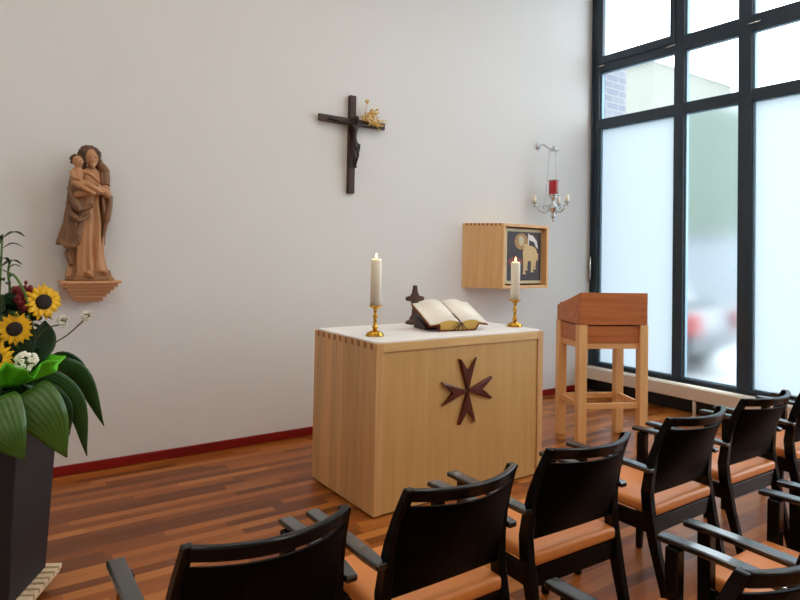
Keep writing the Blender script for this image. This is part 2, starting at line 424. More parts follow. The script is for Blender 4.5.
for i, (ya, yb) in enumerate(bays):
    for j, (za, zb) in enumerate(rows):
        # thin sash and glazing bead, coloured pale to look lit from outdoors
        b = BM()
        t, d0, d1 = .018, XW+.028, XW+.075
        box(b, d0, d1, ya, ya+t, za, zb); box(b, d0, d1, yb-t, yb, za, zb)
        box(b, d0, d1, ya+t, yb-t, za, za+.012); box(b, d0, d1, ya+t, yb-t, zb-.012, zb)
        wobj('glazing_bead', b, M['daylit_bead'], bevel=.002)
        b = BM(); box(b, PX-.004, PX+.004, ya+t, yb-t, za+.012, zb-.012)
        room = M['glass'] if j > 0 else (M['halffrost'] if i == 1 else M['frost'] if i < 3 else M['glass'])
        o = wobj('pane', b, [M['glass'], room])
        for p in o.data.polygons: p.material_index = 1 if p.normal.x < -.9 else 0
        if j == 2 and i in (0, 3):      # opening top light: inner sash and silver hinges at its foot
            b = BM(); t2 = .045
            box(b, XW-.012, XW+.03, ya-.012, ya+t2, za-.06, zb); box(b, XW-.012, XW+.03, yb-t2, yb+.012, za-.06, zb)
            box(b, XW-.012, XW+.03, ya+t2, yb-t2, za-.06, za+.03)
            wobj('sash', b, M['frame'], bevel=.004)
        if j == 2 and i in (0, 2, 3):
            for yy in (ya+.03, yb-.03)[(1 if i == 2 else 0):]:
                b = BM(); tube(b, [(XW-.02, yy-.055, za-.085), (XW-.02, yy+.055, za-.085)], .008); wobj('hinge', b, M['silver'], smooth=True)
# opener rod and its silver crank by the corner
b = BM(); tube(b, [(XW-.03, -.035, 1.52), (XW-.03, -.035, 4.0)], .008)
rod = wobj('opener_rod', b, M['frame'], smooth=True)
b = BM(); tube(b, [(XW-.03, -.035, 1.26), (XW-.03, -.035, 1.52)], .014); box(b, XW-.03, XW, -.045, -.025, 1.46, 1.49)
wobj('opener_handle', b, M['silver'], smooth=True)

# low convector bench in front of the glazing
rad = thing('radiator', 'long low cream radiator on slim posts under the tall window', 'radiator', (1.91, -3, 0))
b = BM(); box(b, -.07, .07, -2.95, 2.94, .165, .285); obj('casing', b, M['cream'], rad, bevel=.006)
b = BM(); box(b, -.05, .05, -2.9, 2.9, .286, .29); obj('grille', b, M['cream'], rad)
for y in (-2.4, -1, .25, 1.62):
    b = BM(); tube(b, [(-.04, y, 0), (-.04, y, .17)], .017); lathe(b, [(.03, 0), (.03, .008)], (-.04, y, 0), 16); obj('leg', b, M['cream'], rad, smooth=True)

# ------------------------------------------------------------------ altar
AX0, AX1, AYF, AYB, AH = -1.948, -.566, -1.667, -.901, .997
alt = thing('altar', 'big pale birch block altar with white top standing on the parquet', 'altar', ((AX0+AX1)/2, (AYF+AYB)/2, 0))
hw, hd = (AX1-AX0)/2, (AYB-AYF)/2
b = BM(); box(b, -hw, -hw+.05, -hd, hd, .012, AH-.008); obj('side_board', b, M['birch_strip'], alt, bevel=.003)
b = BM(); box(b, hw-.05, hw, -hd, hd, .012, AH-.008); obj('side_board', b, M['birch_strip'], alt, bevel=.003)
b = BM(); box(b, -hw+.0505, hw-.0505, -hd, hd, AH-.058, AH-.008); obj('top_board', b, M['birch_edge'], alt, bevel=.002)
b = BM(); box(b, -hw+.0505, hw-.0505, -hd+.01, -hd+.03, .012, AH-.0585); obj('front_panel', b, M['birch'], alt)
b = BM(); box(b, -hw+.0505, hw-.0505, hd-.03, hd-.01, .012, AH-.0585); obj('rear_panel', b, M['birch'], alt)
b = BM(); box(b, -hw+.03, hw-.03, -hd+.03, hd-.03, 0, .012); obj('plinth', b, M['black_plinth'], alt)
for s in (-1, 1):
    for k in range(10):
        y = -hd+.04+k*(2*hd-.08)/9.4
        x0 = s*hw; b = BM()
        box(b, min(x0, x0+s*.0012), max(x0, x0+s*.0012), y, y+.026, AH-.044, AH-.0085)
        obj('finger_joint', b, M['joint'], alt)
# star cross in relief
b = BM()
for q in range(4):
    a = q*PI/2
    R = Matrix.Rotation(a, 4, 'Y')
    T = Matrix.Translation((.0, 0, .652)) @ R
    base = [(0, .004), (.073, .205), (0, .128), (-.073, .205)]
    outer = [(-.006, .008), (.006, .008), (.0735, .205), (0, .122), (-.0735, .205)]
    ridge = [(-.003, .012), (.003, .012), (.064, .186), (0, .112), (-.064, .186)]
    f0 = [T @ Vector((x, 0, z)) for x, z in outer]; f1 = [T @ Vector((x, -.014, z)) for x, z in outer]; f2 = [T @ Vector((x*.8, -.022, z*.97+.002)) for x, z in outer]
    quad_loft(b, [f0, f1, f2])
obj('star_cross', b, M['mahogany'], alt, loc=(-.002, -hd+.0105, 0))
for o in alt.children:
    if o.name.startswith('star'): o['label'] = 'dark red-brown eight-pointed star cross'
# cloth / white top
b = BM()
cx, cy = (AX0+AX1)/2, (AYF+AYB)/2
pts = []
for sx_, sy_, a0 in ((1, 1, 0), (-1, 1, 90), (-1, -1, 180), (1, -1, 270)):
    for k in range(7):
        a = math.radians(a0+15*k); r = .05
        pts.append((cx+sx_*(hw-.006-r)+r*cos(a), cy+sy_*(hd-.006-r)+r*sin(a)))
prism(b, pts, AH-.0075, AH+.002, 'z')
tag(obj('altar_cloth', b, M['white_cloth'], bevel=.002), 'smooth white cloth lying on the altar top', 'altar cloth')
ZT = AH+.002

# ------------------------------------------------------------------ candles
def candle_set(x, y, hs, hc, rc, lab_s, lab_c):
    s = thing('candlestick', lab_s, 'candlestick', (x, y, ZT+.0005), 0, 'brass candlesticks on the altar')
    b = BM(); lathe(b, [(.056, 0), (.058, .006), (.05, .014), (.052, .018), (.036, .026), (.02, .034), (.012, .04)], seg=28); obj('foot', b, M['brass'], s, smooth=True)
    k = hs/.19
    b = BM(); lathe(b, [(.012, .038*k), (.016, .046*k), (.019, .055*k), (.014, .064*k), (.010, .07*k), (.012, .085*k), (.009, .1*k), (.013, .112*k), (.016, .12*k), (.012, .13*k), (.009, .14*k), (.01, .158*k), (.014, .168*k), (.02, .174*k)], seg=20); obj('stem', b, M['brass'], s, smooth=True)
    b = BM(); lathe(b, [(.02, hs-.016), (.034, hs-.012), (.041, hs-.006), (.042, hs), (.0, hs)], seg=28); obj('drip_pan', b, M['brass'], s, smooth=True)
    c = thing('candle', lab_c, 'candle', (x, y, ZT+.001+hs), 0, 'lit altar candles')
    b = BM(); lathe(b, [(rc, 0), (rc, hc-.012), (rc-.003, hc-.003), (rc-.008, hc), (rc-.014, hc-.006), (.004, hc-.008)], seg=28); obj('wax_body', b, M['wax'], c, smooth=True)
    b = BM(); tube(b, [(0, 0, hc-.01), (.001, 0, hc+.012)], .0018, 6); obj('wick', b, M['wick'], c)
    b = BM(); lathe(b, [(.001, hc+.005), (.005, hc+.010), (.0065, hc+.017), (.0045, hc+.023), (.0022, hc+.030), (.0006, hc+.036)], seg=12); obj('flame', b, M['flame'], c, smooth=True)
    L = bpy.data.lights.new('flame_light', 'POINT'); L.energy = .6; L.color = (1, .6, .25); L.shadow_soft_size = .012
    o = bpy.data.objects.new('flame_light', L); COL.objects.link(o); o.location = (x, y, ZT+hs+hc+.06)
candle_set(-1.80, -1.415, .188, .285, .034, 'brass candlestick at the left front corner of the white altar top', 'thick lit cream candle at the left end of the altar')
candle_set(-.617, -1.44, .195, .272, .033, 'brass candlestick at the right end of the white altar top', 'thick lit cream candle at the right, in front of the wall cabinet')

# ------------------------------------------------------------------ book on stand, small standing cross
tilt = math.radians(25)
BX, BY = -1.165, -1.455
st = thing('book_stand', 'low dark stand propping up the back of the open book', 'book stand', (BX-.01, BY+.17, ZT+.0005), math.radians(-8))
b = BM(); prism(b, [(-.06, 0), (.10, 0), (.10, .094), (-.06, .020)], -.16, .16, 'x'); obj('wedge', b, M['dark_leather'], st, bevel=.003)
bk = thing('book', 'thick open book with gilt edges and ribbons resting on the altar', 'book', (BX, BY, ZT+.003))
bk.rotation_euler = (tilt, 0, math.radians(-8))
W, D, T = .222, .285, .080
for s in (-1, 1):
    n = 14; top = []
    for k in range(n+1):
        u = k/n; x = .003+(W-.003)*u
        top.append((s*x, T*(.72+.36*sin(PI*min(1, u*1.25))*.8*(1-u*.25)) - .012*u*u+.004))
    poly = top+[(s*W, top[-1][1]-.006), (s*.150, .052), (s*.138, .006), (s*.003, .005)]
    b = BM(); prism(b, poly, .004, D-.004, 'y'); obj('page_block', b, M['gold_edge'], bk)
    b = BM()
    quad_loft(b, [[(x*1.01, y, z+.0014) for x, z in top] for y in (.001, D-.001)], close=False)
    obj('open_page', b, M['page'], bk, smooth=True, solid=.0018)
    b = BM(); prism(b, [(s*.003, .0), (s*.142, .0), (s*.155, .045), (s*(W+.008), top[-1][1]-.014), (s*(W+.008), top[-1][1]-.009), (s*.151, .050), (s*.136, .005), (s*.003, .0045)], -.003, D+.004, 'y')
    obj('cover', b, M['red_leather'], bk)
for xa, xb in ((.002, -.05), (.004, -.014), (.008, .032), (.010, .07)):
    b = BM()
    pts = bez([(xa, .12, .066), (xa, .0, .064), ((xa*2+xb)/3, -.006, .04), (xb, -.009, .010)], 8)
    quad_loft(b, [[(q.x-.0045, q.y-.002, q.z), (q.x+.0045, q.y-.002, q.z)] for q in pts], close=False)
    obj('ribbon', b, M['ribbon'], bk, solid=.001)
sc_ = thing('standing_cross', 'small dark wooden flared cross standing behind the open book', 'cross', (-1.185, -.99, ZT+.0005)); sc_.scale = (1.15, 1.15, 1.15)
b = BM(); prism(b, [(-.05, 0), (.05, 0), (.045, .016), (.016, .03), (.012, .05), (-.012, .05), (-.016, .03), (-.045, .016)], -.035, .035, 'y'); obj('base', b, M['walnut'], sc_, bevel=.003)
b = BM()
pf = [(-.020, .045), (.020, .045), (.013, .1), (.024, .142), (.066, .150), (.066, .172), (.03, .180), (.017, .198), (.009, .245), (-.009, .245), (-.017, .198), (-.03, .180), (-.066, .172), (-.066, .150), (-.024, .142), (-.013, .1)]
prism(b, pf, -.012, .012, 'y'); obj('cross_body', b, M['walnut'], sc_, bevel=.003)

# ------------------------------------------------------------------ lectern
lec = thing('lectern', 'beech lectern with cherry-brown sloping top beside the altar', 'lectern', (.469, -1.361, 0), -.4539)
w, d, hl = .521, .383, .974
for sx_ in (-1, 1):
    for sy_ in (-1, 1):
        b = BM(); e = .035
        box(b, sx_*w/2-e, sx_*w/2+e, sy_*d/2-e, sy_*d/2+e, 0.004, hl); o = obj('leg', b, M['beech'], lec, bevel=.003)
        b = BM(); box(b, sx_*w/2-.025, sx_*w/2+.025, sy_*d/2-.025, sy_*d/2+.025, 0, .004); obj('felt_pad', b, M['black_plinth'], o)
x_, y_ = w/2-.035, d/2-.035
for z0, z1, nm in ((.782, .828, 'rail'), (.305, .35, 'stretcher')):
    for sy_ in (-1, 1):
        b = BM(); box(b, -x_, x_, sy_*d/2-.012, sy_*d/2+.012, z0, z1); obj(nm, b, M['beech_h'], lec, bevel=.002)
    for sx_ in (-1, 1):
        b = BM(); box(b, sx_*w/2-.012, sx_*w/2+.012, -y_, y_, z0, z1); obj(nm, b, M['beech_h'], lec, bevel=.002)
b = BM(); box(b, -x_+.0, x_, -d/2-.018, d/2+.018, .829, .965); box(b, -w/2-.018, w/2+.018, -y_, y_, .829, .965); obj('lower_box', b, M['cherry'], lec, bevel=.002)
b = BM(); e = .036
prism(b, [(-d/2-e, .976), (d/2+e, .976), (d/2+e, 1.10), (-d/2-e, 1.232)], -w/2-e+.01, w/2+e-.01, 'x'); obj('desk_top', b, M['cherry'], lec, bevel=.003)
lecc = [o for o in lec.children if o.name.startswith('desk_top')][0]
b = BM(); sl = math.atan2(1.10-1.232, d+2*e)
prism(b, [(d/2+e-.012, 1.104), (d/2+e, 1.101), (d/2+e, 1.122), (d/2+e-.012, 1.125)], -w/2, w/2, 'x'); obj('book_ledge', b, M['cherry'], lecc, bevel=.002)

# ------------------------------------------------------------------ wall cabinet with painted lamb panel
cab = thing('wall_cabinet', 'maple box cabinet with painted lamb panel fixed on the back wall', 'cabinet', (0, 0, 1.195))
zb_, zt_ = 0, .632; yf = -.33; xl0, xl1, xr = .11, .345, .98; t = .028
def side(pts, nm, mat, z0, z1):
    b = BM(); prism(b, pts, z0, z1, 'z'); return obj(nm, b, mat, cab, bevel=.002)
side([(xl0, -.002), (xl0+t, -.002), (xl1+t, yf), (xl1, yf)], 'side_panel', M['cabinet'], zb_, zt_)
side([(xr-t, -.002), (xr, -.002), (xr, yf), (xr-t, yf)], 'side_panel', M['cabinet'], zb_, zt_)
for z0, z1, nm in ((0, t, 'bottom_panel'), (zt_-t, zt_, 'top_panel')):
    side([(xl0+t+.001, -.002), (xr-t-.001, -.002), (xr-t-.001, yf+.001), (xl1+t+.001, yf+.001)], nm, M['cabinet'], z0, z1)
side([(xl0+t+.06, -.014), (xr-t-.001, -.014), (xr-t-.001, -.003), (xl0+t+.06, -.003)], 'back_panel', M['cabinet'], t, zt_-t)
dv = Vector((xl1-xl0, yf, 0)).normalized(); nv = Vector((dv.y, -dv.x, 0))
if nv.x > 0: nv = -nv
for k in range(9):
    o0 = Vector((xl0, -.002, 0))+dv*(.03+k*.041)
    ps = [o0, o0+dv*.02, o0+dv*.02+nv*.001, o0+nv*.001]
    b = BM(); prism(b, [(q.x, q.y) for q in ps], zt_-.024, zt_-.002, 'z')
    obj('finger_joint', b, M['joint'], cab)
# the panel: cream board with dark painted field, gilt lamb with halo and banner
px0, px1, pz0, pz1, py = .455, .925, .075, .56, -.272
b = BM(); box(b, px0-.03, px1+.015, py, py+.02, pz0-.03, pz1+.03); pan = obj('painted_panel', b, M['paint_cream'], cab, bevel=.002)
b = BM(); box(b, px0, px1, py-.004, py-.0001, pz0, pz1); obj('painted_field', b, M['paint_dark'], pan)
def P2(u, v): return (px0+u*(px1-px0), pz0+v*(pz1-pz0))
def ell(cx, cz, rx, rz, n=20, a=0):
    o = []
    for k in range(n):
        x = rx*cos(2*PI*k/n); z = rz*sin(2*PI*k/n)
        o.append((cx+x*cos(a)-z*sin(a), cz+x*sin(a)+z*cos(a)))
    return o
b = BM()
def flat(poly, lift):
    prism(b, poly, py-.004-lift, py-.0041, 'y')
flat([P2(*q) for q in ell(.40, .80, .20, .17)], .002)                       # halo
obj('halo', b, M['paint_halo'], pan)
b = BM(); flat([P2(*q) for q in ell(.66, .56, .22, .16)], .004)
flat([P2(*q) for q in [(.46, .5), (.46, .74), (.56, .76), (.68, .66), (.6, .45)]], .0042)
for x0, x1, z0 in ((.46, .52, .16), (.53, .58, .24), (.70, .76, .2), (.78, .83, .26)):
    flat([P2(*q) for q in [(x0-.01, .55), (x1+.03, .55), (x1, z0), (x1+.04, z0-.03), (x0-.02, z0-.03), (x0, z0)]], .0038)
flat([P2(*q) for q in [(.84, .6), (.92, .55), (.9, .4), (.86, .42)]], .0036)
obj('lamb', b, M['paint_gold'], pan)
b = BM(); flat([P2(*q) for q in ell(.39, .81, .075, .1)], .006); flat([P2(*q) for q in [(.3, .87), (.34, .9), (.36, .84)]], .0062); flat([P2(*q) for q in [(.42, .88), (.48, .86), (.44, .82)]], .0062)
obj('lamb_head', b, M['paint_cream'], pan)
b = BM(); flat([P2(*q) for q in [(.60, .97), (.625, .97), (.625, .5), (.60, .5)]], .0034); flat([P2(*q) for q in [(.625, .95), (.74, .93), (.86, .82), (.9, .66), (.84, .7), (.78, .8), (.625, .84)]], .005)
obj('banner', b, M['white_cloth'], pan)
b = BM(); flat([P2(*q) for q in [(.02, .42), (.2, .5), (.42, .44), (.42, .34), (.2, .3), (.02, .32)]], .003); obj('painted_bank', b, M['paint_red'], pan)

# ------------------------------------------------------------------ crucifix on the wall
cru = thing('crucifix', 'dark wooden crucifix with bronze figure hanging on the white wall', 'crucifix', (-1.184, 0, 2.022))
b = BM(); box(b, -.03, .03, -.043, -.0005, 0, .846); obj('upright', b, M['cross_wood'], cru, bevel=.003)
b = BM(); box(b, -.328, .328, -.047, -.02, .587, .645); obj('crossbeam', b, M['cross_wood_h'], cru, bevel=.003)
def skin_fig(name, verts, edges, mat, parent, sub=2, root=0):
    me = bpy.data.meshes.new(name); me.from_pydata([v[0] for v in verts], edges, []); me.materials.append(mat)
    o = bpy.data.objects.new(name, me); COL.objects.link(o); o.parent = parent
    md = o.modifiers.new('k', 'SKIN'); md.use_smooth_shade = True
    for i, v in enumerate(verts):
        r = v[1]; me.skin_vertices[0].data[i].radius = r if isinstance(r, tuple) else (r, r)
        me.skin_vertices[0].data[i].use_root = (i == root)
    md = o.modifiers.new('u', 'SUBSURF'); md.levels = sub; md.render_levels = sub
    return o
Y0 = -.066
vs = [((0, Y0, .43), (.028, .02)), ((.004, Y0-.006, .50), (.025, .018)), ((.002, Y0-.008, .555), (.033, .02)), ((.006, Y0-.014, .597), .012), ((.014, Y0-.024, .628), (.021, .023)), ((.014, Y0-.022, .652), (.016, .018)),
      ((-.04, Y0-.003, .585), .013), ((-.12, Y0+.002, .597), .010), ((-.215, Y0+.008, .612), .007), ((-.245, Y0+.01, .617), .009),
      ((.04, Y0-.003, .585), .013), ((.12, Y0+.002, .597), .010), ((.215, Y0+.008, .612), .007), ((.245, Y0+.01, .617), .009),
      ((-.02, Y0-.004, .40), .018), ((-.012, Y0-.034, .325), .014), ((-.004, Y0-.006, .235), .010), ((-.002, Y0-.028, .212), .009),
      ((.022, Y0-.004, .40), .018), ((.018, Y0-.04, .325), .014), ((.010, Y0-.012, .24), .010), ((.006, Y0-.038, .215), .009)]
es = [(0, 1), (1, 2), (2, 3), (3, 4), (4, 5), (2, 6), (6, 7), (7, 8), (8, 9), (2, 10), (10, 11), (11, 12), (12, 13), (0, 14), (14, 15), (15, 16), (16, 17), (0, 18), (18, 19), (19, 20), (20, 21)]
fig = skin_fig('figure', vs, es, M['bronze'], cru); fig['label'] = 'small bronze figure with outstretched arms'
b = BM()
for k in range(16):
    a = 2*PI*k/16
    pass
lathe(b, [(.030, -.035), (.034, -.01), (.031, .02), (.026, .03)], (0, 0, 0), 18)
for v in b.verts: v.co.y = v.co.y*.8; v.co.x += .004*sin(v.co.z*90)
tube(b, [(.028, -.008, .015), (.045, -.012, 0), (.042, -.012, -.06)], [.008, .011, .004], 8)
obj('loincloth', b, M['bronze'], cru, smooth=True, loc=(0, Y0-.004, .415))
b = BM(); ball(b, (.014, Y0-.014, .642), .023, 12, (1, 1, 1.05)); obj('hair', b, M['bronze'], cru, smooth=True)
# dried sprig tucked behind the right arm
sp = thing('dried_flower_sprig', 'dried straw-coloured flower sprig tucked behind the crucifix arm', 'dried flowers', (-1.085, -.066, 2.66))
rnd = random.Random(3)
b = BM(); bl = BM(); bw = BM()
for k in range(30):
    a = rnd.uniform(-.45, 1.3); L = rnd.uniform(.1, .24)
    p0 = Vector((.0+rnd.uniform(-.03, .03), 0, 0)); p1 = p0+Vector((L*cos(a)*.8, rnd.uniform(-.03, .005), L*sin(a)*.55)); pm = (p0+p1)/2+Vector((0, -.008, .012))
    tube(b, bez([p0, pm, p1], 5), .0022, 6)
    for j in range(6):
        q = p0.lerp(p1, .45+.11*j)+Vector((rnd.uniform(-.013, .013), rnd.uniform(-.01, .006), rnd.uniform(-.013, .013)))
        ball(bl if k % 3 else bw, q, rnd.uniform(.006, .013), 7, (1.3, .8, .8))
for k in range(3): tube(b, bez([(0.02, 0, 0), (.12, -.005, .02), (.235, -.01, -.005+.02*k)], 6), .002, 6)
bd = BM()
for q in ((.02, -.01, .16), (.03, -.005, .175), (.012, -.01, .17)): ball(bd, q, .012, 8)
obj('bud', bd, M['dried'], sp, smooth=True)
tube(b, bez([(0.0, 0, 0), (.01, -.005, .08), (.02, -.01, .16)], 6), .002, 6)
obj('stem', b, M['dried'], sp); obj('seed_head', bl, M['dried'], sp, smooth=True); obj('blossom', bw, M['dried_white'], sp, smooth=True)

# ------------------------------------------------------------------ sanctuary lamp
lp = thing('sanctuary_lamp', 'silver hanging lamp with red glass on a wall arm near the window', 'lamp', (1.19, -.2, 1.88))
S = M['silver']
b = BM(); lathe(b, [(.035, 0), (.035, .008), (.02, .014), (.012, .02)], seg=16)
R = Matrix.Rotation(PI/2, 4, 'X')
for v in b.verts: v.co = R @ v.co+Vector((-.03, .198, .825))
tube(b, bez([(-.03, .19, .825), (-.025, .13, .835), (-.01, .06, .79), (0, 0, .775)], 8), .010, 8)
obj('wall_arm', b, S, lp, smooth=True)
b = BM(); tube(b, [(0, 0, .765), (0, 0, .79)], .014, 10); ball(b, (0, 0, .80), .014, 10); lathe(b, [(.05, .755), (.052, .762), (.02, .768)], (0, 0, 0), 18); obj('canopy', b, S, lp, smooth=True)
for k in range(3):
    a = 2*PI*k/3+.3; b = BM()
    p0 = Vector((.046*cos(a), .046*sin(a), .757)); p1 = Vector((.062*cos(a), .062*sin(a), .45)); p2 = Vector((.10*cos(a), .10*sin(a), .16))
    n = 34
    for j in range(n):
        t0 = j/n; q = p0.lerp(p1, t0*2) if t0 < .5 else p1.lerp(p2, t0*2-1)
        ball(b, q, .0042, 6, (1, 1, 1.7))
    obj('chain', b, S, lp, smooth=True)
b = BM(); lathe(b, [(.0, .285), (.048, .285), (.05, .29), (.05, .435), (.046, .44), (.044, .435), (.044, .295), (.0, .293)], seg=24); obj('red_glass', b, M['red_glass'], lp, smooth=True)
b = BM(); lathe(b, [(.047, .436), (.055, .436), (.056, .446), (.047, .446)], seg=24); obj('glass_ring', b, S, lp, smooth=True); b = BM(); lathe(b, [(.052, .276), (.056, .282), (.053, .292), (.04, .29)], seg=24); obj('glass_ring', b, S, lp, smooth=True)
b = BM(); tube(b, [(0, 0, .294), (0, 0, .40)], .028, 14); obj('votive_candle', b, M['wax'], lp, smooth=True)
b = BM(); lathe(b, [(.004, 0), (.012, .012), (.006, .028), (.018, .045), (.03, .06), (.012, .085), (.045, .12), (.06, .15), (.052, .175), (.022, .2), (.018, .225), (.034, .25), (.05, .275), (.02, .284)], seg=22); obj('bowl', b, S, lp, smooth=True)
for k in range(3):
    a = PI+2*PI*k/3-YAW; b = BM(); r = .2
    pt = lambda rr, z: (rr*cos(a), rr*sin(a), z)
    tube(b, bez([pt(.04, .14), pt(.09, .10), pt(.15, .13), pt(.16, .165), pt(r, .17), pt(r, .19)], 8), [.009]*8*5+[.009], 8)
    tube(b, bez([pt(.05, .16), pt(.09, .175), pt(.11, .15), pt(.09, .135)], 6), .006, 8)
    lathe(b, [(.01, .185), (.03, .196), (.033, .205), (.012, .204)], pt(r, 0), 16)
    arm = obj('lamp_arm', b, S, lp, smooth=True)
    b = BM(); tube(b, [pt(r, .204), pt(r, .275)], .02, 12); obj('cup_candle', b, M['wax'], arm, smooth=True)

# ------------------------------------------------------------------ statue on its bracket
brk = thing('wall_bracket', 'stepped pale wooden bracket on the wall under the carved statue', 'bracket', (-3.205, 0, 1.15))
for k in range(6):
    z0 = .024*k; hwid = .085+.0182*k; dep = .10+.024*k
    b = BM(); box(b, -hwid, hwid, -dep, -.001, z0+.007, z0+.0238); box(b, -hwid+.02, hwid-.02, -dep+.02, -.001, z0, z0+.0069); obj('step', b, M['shelf_wood'], brk, bevel=.002)
ZB = 1.15+.145
stt = thing('statue', 'carved brown wooden statue of a robed woman holding a child on the wall bracket', 'statue', (-3.208, -.115, ZB))
b = BM()
pl = [(-.14, -.03), (-.10, -.075), (.02, -.09), (.11, -.075), (.145, -.02), (.14, .06), (.08, .10), (-.09, .10), (-.14, .05)]
quad_loft(b, [[(x*s_, y*s_, z) for x, y in pl] for s_, z in ((1, 0), (1.0, .012), (.9, .028), (.84, .062), (.80, .068))])
obj('statue_base', b, M['statue_base'], stt, bevel=.003)
zc = lambda py: .005+(490-py)*.00199       # carving profile heights
def xs(px): return (px-165)*.002
def ring_loft(bm, secs, folds, n=72):
    rings = []
    for (py, l, r, dep, dy, amp) in secs:
        cx, hwid = (xs(l)+xs(r))/2, (xs(r)-xs(l))/2; z = zc(py); ring = []
        for k in range(n):
            a = 2*PI*k/n
            f = 1+amp*sum(w_*cos(m_*a+ph+tw*z*10) for m_, w_, ph, tw in folds)
            ring.append((cx+hwid*f*cos(a), dy+dep*f*sin(a), z))
        rings.append(ring)
    quad_loft(bm, rings)
# inner robe and body
b = BM()
ring_loft(b, [(480, 104, 216, .085, 0, 1), (460, 108, 212, .085, 0, 1), (430, 110, 208, .078, 0, 1), (400, 114, 206, .074, -.002, 1), (360, 112, 208, .072, -.004, .9),
              (320, 114, 212, .070, -.004, .8), (280, 116, 212, .068, -.002, .6), (240, 122, 210, .062, 0, .45), (205, 124, 214, .062, 0, .3), (170, 120, 222, .058, .004, .2), (145, 130, 220, .05, .006, .1), (130, 150, 208, .036, .004, 0), (122, 166, 196, .026, 0, 0)],
          [(9, .15, .6, .25), (14, .09, 1.7, -.2), (5, .10, 2.2, .5)])
tube(b, [(xs(181), -.004, zc(135)), (xs(181), -.012, zc(105))], [.024, .022], 14)          # neck
ball(b, (xs(181), -.026, zc(88)), .048, 24, (.86, .95, 1.28), Matrix.Rotation(-.12, 3, 'Y'))   # head
ball(b, (xs(181)+.004, -.060, zc(68+28)), .011, 10, (.7, 1.1, 1.6))                              # nose
ball(b, (xs(181)+.003, -.058, zc(112)), .016, 10, (1, .8, .55))                                  # mouth and chin
ball(b, (xs(181)+.003, -.052, zc(118)), .016, 10)
# bare foot and shoe tips
ball(b, (xs(156), -.085, zc(466)), .022, 12, (.9, 1.5, .7)); ball(b, (xs(206), -.08, zc(464)), .018, 12, (.9, 1.5, .7))
# forearms and hands under the child
tube(b, bez([(xs(214), -.015, zc(158)), (xs(220), -.055, zc(205)), (xs(210), -.095, zc(200)), (xs(190), -.113, zc(188))], 6), [.030]*8+[.024]*8+[.016]*3, 12)
tube(b, bez([(xs(134), -.015, zc(160)), (xs(130), -.05, zc(215)), (xs(142), -.10, zc(211)), (xs(178), -.122, zc(202))], 6), [.028]*8+[.024]*8+[.016]*3, 12)
for k in range(4):
    z_ = zc(196+k*5); tube(b, [(xs(178), -.128, z_), (xs(190), -.136, z_), (xs(200), -.126, z_+.001)], [.007, .0065, .005], 8)
    z_ = zc(182+k*5); tube(b, [(xs(200), -.118, z_), (xs(190), -.128, z_), (xs(181), -.122, z_)], [.007, .0065, .005], 8)
tube(b, [(xs(182), -.12, zc(196)), (xs(190), -.122, zc(188))], [.008, .006], 8)
remeshed('figure', b, M['statue_robe'], stt, .0042, 3)
# cloak: thick shell wrapped round back and sides, swept to the left
def shell(bm, secs, n=40, th=.016):
    outer, inner = [], []
    for (py, l, r, dep, dy, a0, a1) in secs:
        cx, hwid = (xs(l)+xs(r))/2, (xs(r)-xs(l))/2; z = zc(py); ro, ri = [], []
        for k in range(n+1):
            a = math.radians(a0+(a1-a0)*k/n)
            f = 1+.07*cos(11*a+z*6)+.05*cos(6*a-z*9+1)
            ro.append(Vector((cx+hwid*f*cos(a), dy+dep*f*sin(a), z))); ri.append(Vector((cx+(hwid*f-th)*cos(a), dy+(dep*f-th)*sin(a), z)))
        outer.append(ro); inner.append(ri)
    rings = [o_+list(reversed(i_)) for o_, i_ in zip(outer, inner)]
    quad_loft(bm, rings)
b = BM()
shell(b, [(378, 78, 212, .085, .012, -35, 262), (372, 76, 214, .09, .012, -38, 262), (340, 86, 218, .092, .01, -42, 262), (300, 96, 228, .09, .008, -46, 260), (250, 104, 230, .092, .002, -50, 254), (205, 112, 228, .094, -.004, -52, 244), (170, 118, 228, .084, -.002, -52, 240), (145, 126, 228, .070, .004, -48, 238), (126, 134, 222, .052, .010, -40, 228), (112, 156, 206, .036, .014, -30, 215)])
# hood falling to the right shoulder, swag of cloth across the front, hem roll at lower left
tube(b, bez([(xs(200), .012, zc(88)), (xs(212), .004, zc(112)), (xs(224), -.015, zc(138)), (xs(220), -.05, zc(178))], 6), [.026]*6+[.032]*6+[.026]*7, 12)
tube(b, bez([(xs(116), -.03, zc(190)), (xs(124), -.08, zc(235)), (xs(140), -.102, zc(262)), (xs(176), -.098, zc(246))], 6), [.022]*6+[.028]*6+[.016]*7, 12)
tube(b, bez([(xs(108), -.03, zc(240)), (xs(118), -.07, zc(280)), (xs(140), -.096, zc(296)), (xs(168), -.088, zc(275))], 6), [.016]*6+[.022]*6+[.012]*7, 12)
tube(b, bez([(xs(84), -.02, zc(366)), (xs(98), -.07, zc(382)), (xs(118), -.088, zc(376)), (xs(134), -.090, zc(345))], 6), [.014]*6+[.019]*6+[.012]*7, 12)
tube(b, bez([(xs(108), -.04, zc(390)), (xs(102), -.04, zc(410)), (xs(112), -.05, zc(440))], 6), [.02]*6+[.018]*7, 10)
tube(b, bez([(xs(232), -.045, zc(210)), (xs(226), -.06, zc(260)), (xs(212), -.068, zc(320)), (xs(206), -.06, zc(345))], 6), [.02]*10+[.012]*9, 10)
remeshed('cloak', b, M['statue_cloak'], stt, .0042, 3)
b = BM()
hc = Vector((xs(178), -.006, zc(80)))
ball(b, hc, .056, 22, (1.05, .95, 1.05)); 
rnd = random.Random(5)
for k in range(46):
    a = rnd.uniform(-.15, PI+.15); e_ = rnd.uniform(-.5, 1.35)
    q = hc+Vector((.06*cos(a)*cos(e_), .052*sin(a)*cos(e_)-.004, .058*sin(e_))); ball(b, q, rnd.uniform(.010, .016), 8)
